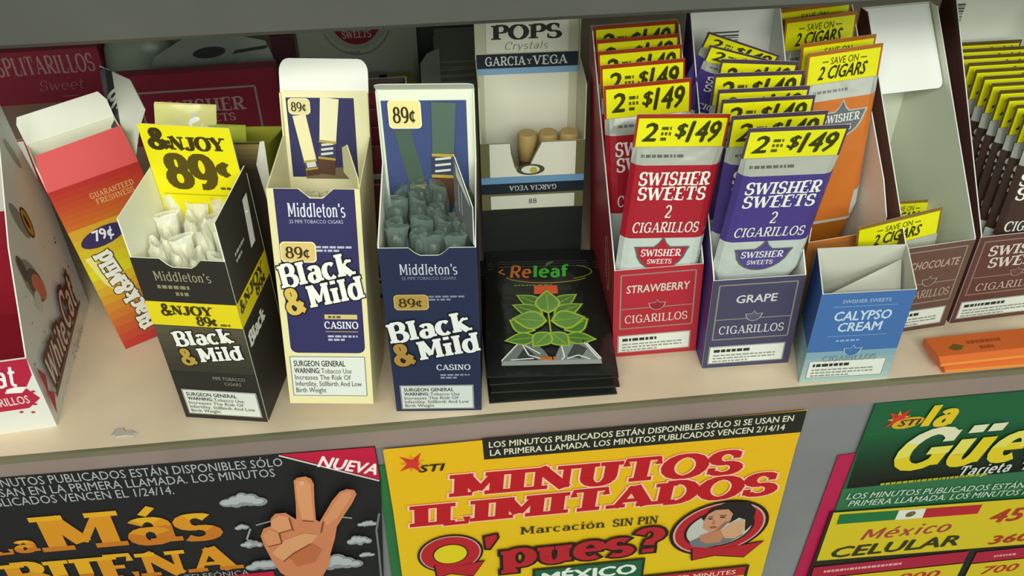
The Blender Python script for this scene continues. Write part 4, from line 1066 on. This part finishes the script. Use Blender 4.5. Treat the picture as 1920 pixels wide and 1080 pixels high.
# ------------------------------------------------------------------ things at the back of the shelf
def red_box(name, label, w, d, h, loc, rz, art, lid=False):
    r = thing(name, label, 'box', loc, (0, 0, rz))
    m = MB(); m.box(-w / 2, w / 2, 0, d, 0, h, M('#a03048'))
    fr = frame((-w / 2, 0, 0), (1, 0, 0), (0, 0, 1)); art.emit(m, fr); m.build('box_body', r)
    t = MB(); q = Art(); q.rect(-.0, 0, w, d, '#b05066'); q.emit(t, frame((-w / 2, 0, h), (1, 0, 0), (0, 1, 0))); t.build('lid', r)
    return r
a = Art(); w, h = 13.6, 6.7
a.rline(1.7, 1.0, 11.6, 5.1, .18, '#b5aa9c'); a.slab('SWISHER', 3.1, 3.0, 1.2, '#cdb5ae', w=7.4, T=.2, th=.09); a.slab('SWEETS', 5.3, 2.0, .7, '#cdb5ae', w=4.2, T=.2, th=.1); a.text('100', 7.6, .35, .6, '#a08a80', w=1.6)
red_box('cigar_box', 'dark red box with a thin silver frame, lying behind the yellow price card', w, 1.3, h, (-19.3, 37.0, 0), 1.5, a)
a = Art(); w, h = 16.0, 5.3
a.slab('SPLITARILLOS', 6.4, 3.0, 1.75, '#c79c9a', w=9.0, T=.2, th=.08, serif=.05); a.slab('Sweet', 9.6, 1.3, 1.0, '#b98a88', w=4.2, T=.08, th=.05, serif=0, shear=.3); a.line([(11.5, .6), (13.0, .6)], .06, '#b98a88')
red_box('cigar_box', 'dark red box with tall pale lettering at the far left back of the shelf', w, 6.0, h, (-38.3, 47.0, 0), 2, a)
# white crest box
r = thing('cigar_box', 'white box with a red crest standing at the back of the shelf', 'box', (-5.8, 46.5, 0))
m = MB(); m.box(-5.7, 5.7, 0, 5, 0, 9.5, M('#c6cfc0')); q = Art()
q.ell(5.7, 7.2, 3.1, 3.2, '#b3bdb0', 26); q.ell(5.7, 7.2, 2.4, 2.7, '#a02a3a', 26); q.slab('SWISHER', 5.7, 6.1, 1.0, '#dccfc8', w=4.2, al='c', T=.22, th=.1); q.slab('SWEETS', 5.7, 5.2, .7, '#dccfc8', w=2.8, al='c', T=.22, th=.1)
q.line(A(5.7, 7.0, 3.3, 3.5, 200, 340, 14), .2, '#9aa596'); q.micro(4.9, 2.9, 1.6, .3, 1, '#6a7068', 3, .8); q.micro(4.4, 3.6, 2.6, .35, 1, '#94a090', 4, .8)
q.emit(m, frame((-5.7, 0, 0), (1, 0, 0), (0, 0, 1))); m.build('box_body', r)
m = MB(); m.box(-5.72, 5.72, -.02, 5.02, 9.5, 9.6, M('#c6cfc0')); m.build('lid', r)
# yellow-green packs lying before it
for k, (lb, x, y, rz, col) in enumerate([('yellow green pack lying left in front of the white crest box', -8.3, 42.6, 4, '#c3c94a'), ('grey and yellow pack lying in the middle before the white crest box', -5.0, 41.6, -3, '#a9ada0'), ('yellow green pack lying right in front of the white crest box', -1.9, 41.0, 8, '#b3b94a')]):
    r = thing('cigar_pack', lb, 'pack', (x, y, 0), (0, 0, rz), 'packs before the white box')
    m = MB(); m.box(-1.6, 1.6, 0, 4.0, 0, 2.0, M(col)); m.box(-1.65, 1.65, -.02, .7, -.0, 2.03, M('#c9cfa0')); m.build('pack_body', r)
    m = MB(); q = Art(); q.rect(.3, .3, 2.8, 1.6, '#d8dc6a' if k != 1 else '#9aa0a8'); q.micro(.6, .7, 2.0, .6, 2, '#5a6030', k, .6); q.emit(m, frame((-1.6, -.03, 0), (1, 0, 0), (0, 0, 1))); m.build('pack_label', r)
# grey blister pack with a hang hole
r = thing('blister_pack', 'grey green plastic pack with a dark oval hole behind the red box', 'pack', (-19.0, 41.9, 0), (0, 0, 3))
m = MB(); pf = [(-6, 0), (6, 0), (6.2, 3.2), (5.0, 6.6), (2.0, 7.4), (-2.5, 7.2), (-5.2, 5.8), (-6.2, 3.0)]
m.wall(frame((0, 0, 0), (1, 0, 0), (0, .35, .94)), pf, .6, M('#68766a', 'plastic')); m.build('plastic_shell', r)
m = MB(); q = Art(); q.ell(-.2, 5.9, 1.5, .5, '#161a17', 22, 4); q.poly([(1.8, 5.6), (5.0, 5.9), (5.2, 6.2), (2.2, 5.95)], '#20261f'); q.poly([(2.0, 4.4), (3.2, 4.9), (3.4, 5.5), (2.2, 5.1)], '#93a094'); q.emit(m, frame((0, 0, 0), (1, 0, 0), (0, .35, .94))); m.build('hang_hole', r, 'dark oval hole')
r = thing('plastic_bag', 'pale grey plastic bag beside the red boxes at the back', 'bag', (-27.0, 46.5, 0), (0, 0, -4))
m = MB(); m.tube([(0, 2, 0), (0, 2, 2), (0, 2.1, 4.5), (0, 2.2, 6.4), (0, 2.2, 6.8)], [2.6, 3.0, 2.8, 2.2, 1.2], M('#93a293', 'plastic'), 12, sq=[(1.3, .6), (1.3, .6), (1.25, .55), (1.2, .45), (1.0, .3)]); m.build('bag_body', r)
# stack of booklets with an upright card
bk = None
lv = ['bottom', 'second', 'third', 'fourth', 'fifth', 'sixth', 'top']
for k, nm in enumerate(lv):
    lb = '%s booklet of the pale stack at the back, behind the navy carton' % nm if nm in ('bottom', 'top') else '%s booklet from the bottom of the pale stack at the back' % nm
    loc = (4.6 + .12 * (k % 3), 40.2, .02 + .72 * k); rz = (k % 3 - 1) * 1.5
    if bk is None:
        bk = thing('booklet', lb, 'booklet', loc, (0, 0, rz), 'stacked booklets')
        m = MB(); m.box(-3.2, 3.2, 0, 8, 0, .1, M('#aeb9ac')); m.box(-3.2, 3.2, 0, 8, .55, .66, M('#aeb9ac')); m.build('cover', bk)
        m = MB(); m.box(-3.15, 3.15, .06, 7.9, .1, .55, M('#7f8a80')); m.build('pages', bk)
    else:
        dup(bk, lb, loc, (0, 0, rz), 'stacked booklets')
m = MB(); m.wall(frame((0, 0, 0), (1, 0, 0), (0, .08, 1)), [(-.9, 0), (.9, 0), (.95, 6.4), (-.2, 5.9), (-.85, 5.0)], .15, M('#a9b3a8'))
place(m.build('card'), 'pale upright card standing left of the booklet stack', 'card', (.9, 39.6, .0), (0, 0, 0))
r = thing('display_box', 'dark grey box standing behind the booklet stack', 'box', (4.0, 50.5, 0))
m = MB(); m.box(-6, 6, 0, 5, 0, 7.2, M('#6a766c')); m.build('box_body', r)
m = MB(); m.box(-6.02, 6.02, -.05, 5.02, 6.3, 7.25, M('#20241f')); m.build('lid', r, 'black band along the top')
r = thing('cigar_box', 'narrow dark red box standing behind the cream carton at left', 'box', (-12.6, 44.0, 0), (0, 0, 6))
m = MB(); m.box(-1.0, 1.0, 0, 4, 0, 6.6, M('#5a2c38')); m.build('box_body', r); m = MB(); m.box(-1.02, 1.02, -.02, 4.02, 6.6, 6.75, M('#6a3644')); m.build('lid', r)

# ------------------------------------------------------------------ orange packs at the right of the shelf
def paper_pack(label, loc, rz):
    r = thing('rolling_paper_pack', label, 'pack', loc, (0, 0, rz), 'orange packs')
    w, d, h = 7.6, 2.2, .62
    m = MB()
    pf = [(0, .08), (.12, 0), (d - .1, 0), (d, .1), (d, h - .1), (d - .1, h), (.35, h), (0, h - .25)]
    n = len(pf)
    m.add([(x, y, z) for x in (0, w) for y, z in pf], [tuple(range(n)), tuple(reversed(range(n, 2 * n)))] + [(k, n + k, n + (k + 1) % n, (k + 1) % n) for k in range(n)], M('#d8682c', 'plastic'))
    a = Art(); a.poly([(1.0, 1.0), (1.5, 1.35), (2.1, 1.1), (1.7, .75), (1.2, .75)], '#6a5a20'); a.micro(2.4, 1.2, 3.8, .35, 1, '#9a4a1c', 3, .8); a.micro(3.0, .65, 1.6, .35, 1, '#9a4a1c', 4, .8)
    a.emit(m, frame((0, 0, h), (1, 0, 0), (0, 1, 0))); m.build('pack_body', r)
    s = MB(); q = Art(); q.rect(.1, .12, w - .1, .34, '#e8923c'); q.emit(s, frame((0, 0, 0), (1, 0, 0), (0, 0, 1))); s.build('edge_band', r, 'lighter orange band along the front edge')
    return r
p = paper_pack('upper orange flat pack on the right front of the shelf', (30.75, -.05, .66), 1.5)
dup(p, 'lower orange flat pack under the other at the right front of the shelf', (31.25, .02, 0.01), (0, 0, -.5), 'orange packs')

# ------------------------------------------------------------------ posters on the counter front
def poster(name, label, pts, art, depth, group=None, parts=()):
    """a paper sheet hung on the counter front; pts and art are (x, z) from the shelf's middle and top"""
    x0 = sum(p[0] for p in pts) / len(pts); z0 = min(p[1] for p in pts)
    r = thing(name, label, 'poster', (x0, 0, z0), group=group)
    fr0 = frame((-x0, -depth, -z0), (1, 0, 0), (0, 0, 1))
    m = MB(); m.wall(fr0, pts, .03, M(art.base)); art.emit(m, fr0, 'paper', .006); m.build('paper_sheet', r)
    for nm, a, lb in parts:
        b0 = (art.l + 2) * .006 if nm != parts[-1][0] or len(parts) < 3 else (art.l + 4) * .006
        m = MB(); a.emit(m, lambda u, v, n=0, b0=b0: fr0(u, v, n + b0), 'paper', .006); m.build(nm, r, lb)
    return r

def stiburst(a, x, z, r):
    for k in range(9):
        t = 2 * pi * k / 9 + .3; L = r * (1.0 if k % 2 else .75)
        a.poly([(x + .25 * r * cos(t + 1.3), z + .25 * r * sin(t + 1.3)), (x + L * cos(t), z + L * sin(t)), (x + .25 * r * cos(t - 1.3), z + .25 * r * sin(t - 1.3))], '#c8342a' if k % 2 else '#d98a24')
    a.ell(x, z, .38 * r, .38 * r, '#c8342a', 12)

# yellow
Y = Art(); Y.base = '#dfae12'
Y.grad(-3.9, -36, 22.5, -1.85, '#d6c71c', '#dfae12', 10)
Y.poly([(2.05, -1.68), (22.6, -1.78), (22.58, -3.75), (2.12, -3.6)], '#23221c')
Y.text('LOS MINUTOS PUBLICADOS ESTÁN DISPONIBLES SÓLO SI SE USAN EN', 2.45, -2.55, .52, '#d9d3bd', w=19.4, bold=.015, rot=-.2)
Y.text('LA PRIMERA LLAMADA. LOS MINUTOS PUBLICADOS VENCEN 2/14/14', 2.5, -3.28, .52, '#d9d3bd', w=18.9, bold=.015, rot=-.3)
stiburst(Y, -2.3, -3.3, 1.05); Y.text('STI', -2.0, -4.15, .62, '#2c2414', w=1.5, bold=.03, shear=.3)
Y.slab('MINUTOS', .0, -6.75, 2.1, '#b4161f', w=19.1, T=.3, th=.17, serif=.1, shear=.06, out='#efb9a0', ex=.05, rot=-.8)
Y.slab('ILIMITADOS', -2.8, -9.4, 2.1, '#b4161f', w=24.7, T=.3, th=.17, serif=.1, shear=.06, out='#efb9a0', ex=.05, rot=-.3)
Y.slab('Marcación', 4.35, -11.3, .75, '#2c2812', w=5.9, T=.16, th=.08, rot=-1.2); Y.slab('SIN PIN', 10.7, -11.45, .75, '#2c2812', w=3.2, T=.2, th=.1, rot=-1.2)
Q = Art()
def bigq(a, x, z, rx, rz, rot, hole, w):
    for k, c in ((1.0, '#2a140e'), (.93, '#c9a09a'), (.89, '#b0202a')):
        a.ell(x, z, rx * k, rz * k, c, 36, rot)
    dx, dz = x + rx * .1, z - rz * .98
    for k, c in ((.22, '#2a140e'), (.1, '#b0202a')):
        a.poly([(dx - rx * .55 - k, dz + .9), (dx + .1, dz + .55), (dx + rx * .85 + k, dz + .75 + k), (dx + rx * .55, dz - .6 - k), (dx - .3, dz - .05 - k), (dx - rx * .5 - k, dz - .35 - k)], c)
    for k, c in ((1.08, '#2a140e'), (1.0, hole)):
        a.ell(x, z, rx * w * k, rz * w * k * .98, c, 30, rot)
bigq(Q, -.45, -12.6, 2.25, 2.05, 8, '#d6c21a', .5)
Q.poly([(1.75, -10.95), (2.85, -10.75), (2.95, -11.3), (2.3, -12.6), (1.85, -12.5)], '#2a140e'); Q.poly([(1.92, -11.1), (2.7, -10.92), (2.78, -11.28), (2.25, -12.35), (2.0, -12.3)], '#b0202a')
Q.slab('pues?', 3.0, -14.6, 2.6, '#b0202a', w=11.6, T=.27, th=.15, serif=.05, out='#2a140e', ex=.075)
W = Art()
bigq(W, 18.35, -12.75, 3.55, 2.95, 12, '#b9b8ae', .66)
W.poly([(16.3, -13.9), (17.3, -13.3), (18.2, -13.9), (19.5, -13.2), (20.2, -13.7), (19.2, -14.5), (17.6, -14.8), (16.6, -14.5)], '#6d6f74')           # top
W.poly([(17.0, -13.3), (18.2, -12.8), (19.0, -13.2), (18.6, -14.3), (17.6, -14.3), (17.1, -13.9)], '#b5795a')                                           # neck and shoulder
W.poly([(18.9, -13.9), (18.5, -13.1), (19.1, -12.3), (19.9, -11.9), (20.2, -12.6), (20.1, -13.6), (19.6, -14.0)], '#c99a76')                            # raised hand
W.poly([(17.5, -10.4), (18.6, -9.85), (20.0, -10.0), (20.7, -11.0), (20.7, -12.6), (20.25, -13.3), (20.1, -12.0), (19.6, -11.7), (19.0, -12.2), (17.3, -11.9), (16.9, -11.4)], '#231c19')   # hair
W.poly([(17.3, -11.0), (17.8, -10.6), (18.7, -10.65), (19.1, -11.2), (19.0, -12.0), (18.4, -12.8), (17.6, -12.95), (17.15, -12.5), (17.1, -11.7)], '#c08b6c')  # face
W.poly([(18.6, -12.0), (19.0, -11.9), (18.5, -12.8), (18.0, -12.95)], '#9a6448')
W.ell(17.55, -11.5, .2, .08, '#3a2820', 10, -5); W.ell(18.4, -11.45, .22, .08, '#3a2820', 10, -5); W.line([(17.35, -11.3), (17.7, -11.25)], .07, '#3a2820'); W.line([(18.2, -11.22), (18.65, -11.25)], .07, '#3a2820')
W.poly([(17.85, -11.6), (17.7, -12.1), (17.95, -12.15)], '#a8704f'); W.ell(17.85, -12.45, .27, .1, '#9c4238', 10, -5)
Y2 = Art()
Y2.rect(5.2, -20, 13.3, -15.3, '#2c2a1c'); Y2.rect(5.4, -20, 13.1, -15.5, '#1f5a3c'); Y2.text('MÉXICO', 5.85, -17.0, 1.1, '#dfe4dc', w=6.9, bold=.04)
Y2.rect(13.3, -22, 21.25, -17.4, '#2c2412'); Y2.rect(13.35, -18.6, 21.0, -17.6, '#b0202a'); Y2.rect(13.35, -22, 21.0, -18.6, '#d0b81c'); Y2.text('UNITED MINUTES', 14.0, -18.35, .5, '#e3c9b0', w=6.3, bold=.01)
poster('poster', 'yellow poster reading MINUTOS ILIMITADOS in the middle of the counter front', [(-4.0, -1.92), (2.0, -1.85), (22.63, -1.76), (21.3, -36), (-3.4, -36)], Y, .36, 'phone card posters',
       [('logo_lettering', Q, 'red outlined lettering'), ('portrait', W, 'red ring with a dark haired woman holding a hand to her ear'), ('price_panel', Y2, None)])

# black
B = Art(); B.base = '#201f20'
B.text('LOS MINUTOS PUBLICADOS ESTÁN DISPONIBLES SÓLO', -28.7, -2.25, .72, '#a9abab', w=18.6, rot=-1.3)
B.text('SI SE USAN EN LA PRIMERA LLAMADA. LOS MINUTOS', -29.0, -3.1, .72, '#a9abab', w=18.3, rot=-1.4)
B.text('PUBLICADOS VENCEN EL 1/24/14.', -28.2, -3.95, .72, '#a9abab', w=11.3, rot=-1.6)
B.poly([(-10.1, -1.62), (-4.5, -1.7), (-4.45, -4.7)], '#b9183a'); B.line([(-10.2, -1.7), (-4.5, -4.8)], .12, '#d9c4c4')
B.text('NUEVA', -8.1, -2.95, .95, '#efe3e3', w=3.7, bold=.03, rot=-20, shear=.1)
B.text('TARJETA TELEFÓNICA', -21.2, -12.75, .52, '#9a9a9a', w=7.2, rot=-2)
B.rect(-17.2, -14, -12.4, -12.9, '#b9183a')
def gold(v): return '#d8a01e' if v > .62 else ('#cf8a1e' if v > .3 else '#bd6f1e')
G = Art()
G.slab('La', -29.2, -8.35, 1.5, gold, w=3.1, T=.28, th=.16, serif=.08)
G.slab('Más', -25.7, -8.55, 3.4, gold, w=10.9, T=.26, th=.13, serif=.1, rot=-1.0)
G.slab('BUENA', -29.0, -11.9, 2.45, gold, w=14.6, T=.3, th=.15, serif=.1, rot=-1.0)
Hn = Art()
cl = '#8f9396'
def cloud(x, z, sx, sz, seed):
    r = random.Random(seed); L = []
    for k in range(5):
        t = (k - 2) / 2.6; L.append((x + t * sx, z + sz * (.5 * (1 - t * t) + r.uniform(-.12, .15)), sx * r.uniform(.32, .5), sz * (.35 + .65 * (1 - t * t)) * r.uniform(.7, .95)))
    for q in L: Hn.ell(*q, '#84888b', 14)
    for cx, cz_, a_, b_ in L: Hn.ell(cx - a_ * .12, cz_ + b_ * .2, a_ * .74, b_ * .62, '#aaaeb1', 12)
for k, q in enumerate(((-13.0, -5.75, 1.2, .8), (-13.5, -8.0, .4, .35), (-13.2, -9.8, .6, .5), (-12.75, -12.1, 1.1, .7), (-8.0, -12.7, 1.5, .9), (-6.3, -10.3, .7, .55), (-5.6, -8.5, .55, .35), (-6.0, -11.6, .45, .35))): cloud(*q, k)
Hn.line([(-12.9, -7.6), (-13.3, -8.6), (-12.9, -9.4)], .12, cl); Hn.line([(-4.75, -7.3), (-5.1, -9.0), (-5.15, -11), (-5.3, -14.4)], .14, '#6a6e70'); Hn.line([(-12.5, -7.3), (-11, -6.9)], .1, cl); Hn.line([(-7.4, -7.2), (-6.5, -7.5)], .12, cl)
hand = [(-9.55, -3.45), (-9.3, -3.2), (-8.8, -3.15), (-8.5, -3.4), (-8.4, -3.9), (-8.6, -5.6), (-8.75, -7.3), (-8.55, -7.55), (-8.2, -6.9), (-7.5, -5.6), (-6.95, -4.85), (-6.5, -4.65), (-6.05, -4.8), (-5.95, -5.2), (-6.3, -6.0), (-7.0, -7.2), (-7.55, -8.2), (-7.8, -9.3), (-8.3, -10.9), (-8.6, -12.2), (-9.3, -13.6), (-10.2, -13.9), (-11.1, -13.5), (-11.8, -12.4), (-12.15, -10.8), (-12.35, -9.4), (-12.4, -8.4), (-12.1, -7.7), (-11.6, -7.5), (-11.5, -6.8), (-11.15, -6.35), (-10.5, -6.35), (-10.1, -6.9), (-9.95, -7.1), (-9.75, -5.6)]
Hn.poly(hand, '#c47a55')
Hn.poly([(-9.45, -3.5), (-8.9, -3.25), (-8.6, -3.9), (-8.9, -7.4), (-9.6, -7.2), (-9.6, -5.2)], '#d39066'); Hn.poly([(-6.9, -5.0), (-6.3, -4.85), (-6.25, -5.3), (-7.4, -7.3), (-8.2, -8.0), (-8.3, -7.4)], '#cf8a62')
Hn.poly([(-11.45, -6.9), (-10.9, -6.5), (-10.35, -6.8), (-10.4, -8.0), (-11.2, -8.2), (-11.6, -7.6)], '#d09066')          # folded ring finger
Hn.poly([(-12.25, -8.3), (-11.8, -7.8), (-11.3, -8.2), (-11.2, -9.3), (-12.1, -9.5)], '#cb885f')                          # folded little finger
Hn.poly([(-12.0, -10.2), (-11.0, -9.0), (-9.7, -8.5), (-8.8, -8.8), (-9.4, -9.6), (-10.6, -10.4), (-11.4, -11.2)], '#d09468')   # thumb across the palm
Hn.poly([(-11.0, -10.8), (-9.3, -9.6), (-8.8, -10.4), (-9.4, -11.6), (-10.6, -11.9)], '#b3663f')
for L in ([(-12.1, -9.5), (-11.2, -9.3), (-11.2, -8.2)], [(-10.4, -8.0), (-11.2, -8.25)], [(-11.4, -11.2), (-10.6, -10.4), (-9.4, -9.6)], [(-9.6, -7.2), (-8.9, -7.4)], [(-8.3, -7.5), (-8.6, -8.6)], [(-10.35, -6.8), (-10.3, -8.1)]):
    Hn.line(L, .09, '#7d4027')
Hn.poly([(-9.3, -3.45), (-8.95, -3.4), (-8.9, -3.8), (-9.25, -3.85)], '#d9a17c')
poster('poster', 'black poster with gold lettering and a hand making a V sign', [(-44, -1.4), (-10.0, -1.6), (-4.45, -1.68), (-4.4, -4.76), (-5.2, -15), (-5.8, -32), (-44, -32)], B, .22, 'phone card posters',
       [('title_lettering', G, 'gold slab lettering'), ('hand_picture', Hn, 'printed hand making a V sign among grey clouds')])
# green sheet edge under the yellow poster
e = Art(); e.base = '#2c6a3c'
poster('poster', 'green paper edge showing between the black and yellow posters', [(-4.5, -3.6), (-3.6, -3.6), (-3.0, -34), (-4.9, -34)], e, .1, 'phone card posters')
# green
Gr = Art(); Gr.base = '#1d5a36'
Gr.grad(27.15, -10.2, 62, -4.6, '#15160f', '#1d5a36', 16)
Gr.rect(26.88, -12.5, 62, -10.2, '#2f6a44')
stiburst(Gr, 29.2, -3.6, 1.1); Gr.ell(29.9, -3.95, 1.1, .5, '#c9a020', 14, 10); Gr.text('STI', 29.2, -4.2, .55, '#3a2a10', w=1.4, bold=.03, shear=.3)
Gr.slab('Tarjeta', 35.0, -9.9, .95, '#c9cfc8', w=3.9, T=.2, th=.14, serif=0, shear=.2); Gr.slab('T', 39.5, -9.9, .95, '#c9cfc8', w=.9, T=.2, th=.14, serif=0, shear=.2)
Gr.micro(29.5, -10.1, 13, .3, 1, '#a8a020', 5, .8)
Gr.text('LOS MINUTOS PUBLICADOS ESTÁN DISPONIBLES', 27.3, -11.25, .6, '#b9c9b9', w=18.5, shear=.15, rot=-2.8, bold=.01); Gr.text('PRIMERA LLAMADA. LOS MINUTOS PUBLICADOS', 27.6, -12.05, .6, '#b9c9b9', w=18.0, shear=.15, rot=-2.8, bold=.01)
Gr.poly([(26.5, -12.5), (62, -14.0), (62, -30), (26.0, -30)], '#25251c'); Gr.poly([(26.7, -12.6), (44, -13.3), (44, -18.9), (26.6, -18.2)], '#cfb820')
def yw(v): return '#d6d2b0' if v > .7 else ('#d9cf5a' if v > .4 else '#d6c020')
T_ = Art()
T_.slab('la', 30.7, -4.35, 1.9, '#d8b81e', w=2.3, T=.3, th=.2, serif=0, shear=.25); T_.slab('G', 29.5, -8.4, 3.5, yw, w=4.0, T=.26, th=.2, serif=0, shear=.3); T_.slab('üera', 33.3, -8.45, 3.6, yw, w=11, T=.28, th=.2, serif=0, shear=.3)
F = Art()
F.poly([(27.2, -12.85), (31.65, -13.05), (31.6, -14.1), (27.2, -13.95)], '#1f6a3c'); F.poly([(31.65, -13.05), (33.7, -13.15), (33.7, -14.2), (31.6, -14.1)], '#dcd8cc'); F.poly([(33.7, -13.15), (38.0, -13.35), (37.95, -14.35), (33.7, -14.2)], '#b0202e'); F.ell(32.65, -13.6, .38, .3, '#6a6040', 14, 20); F.ell(32.55, -13.75, .25, .14, '#4a5a38', 10)
F.slab('México', 29.3, -16.1, 1.15, '#a83a4a', w=7.0, T=.14, th=.1, serif=0, shear=.35); F.text('CELULAR', 27.4, -17.95, 1.2, '#33331c', w=10.1, bold=.025, shear=.25)
F.text('45', 39.0, -15.6, 1.4, '#b0322a', w=2.6, bold=.02, shear=.25); F.text('360', 40.0, -18.3, .95, '#b0322a', w=3.2, bold=.02, shear=.25)
F.rect(26.5, -20.3, 38.7, -18.9, '#a81e3a'); F.micro(27.4, -19.7, 10.2, .35, 1, '#d3a0a0', 3, .8); F.rect(39.4, -20.5, 60, -19.15, '#a81e3a'); F.micro(41, -20.0, 3, .3, 1, '#d3a0a0', 4, .8)
F.rect(26.3, -24, 38.7, -20.4, '#cfb820'); F.rect(39.4, -24, 60, -20.6, '#cfb820'); F.text('800', 33.6, -21.9, .95, '#b0322a', w=3.4, bold=.02, shear=.25); F.text('700', 40.5, -22.1, .95, '#b0322a', w=3.0, bold=.02, shear=.25)
poster('poster', 'green poster with yellow lettering and a small flag, at lower right', [(27.25, -1.95), (45, -2.1), (62, -2.2), (62, -32), (25.6, -32), (26.55, -18)], Gr, .16, 'phone card posters',
       [('title_lettering', T_, 'yellow and white slanted lettering'), ('price_panel', F, 'yellow price panel with a small green, white and red flag')])
e = Art(); e.base = '#b01c4a'
poster('poster', 'crimson paper edge sticking out left of the green poster', [(25.85, -6.75), (28.5, -6.6), (28.0, -28), (25.0, -28)], e, .08, 'phone card posters')
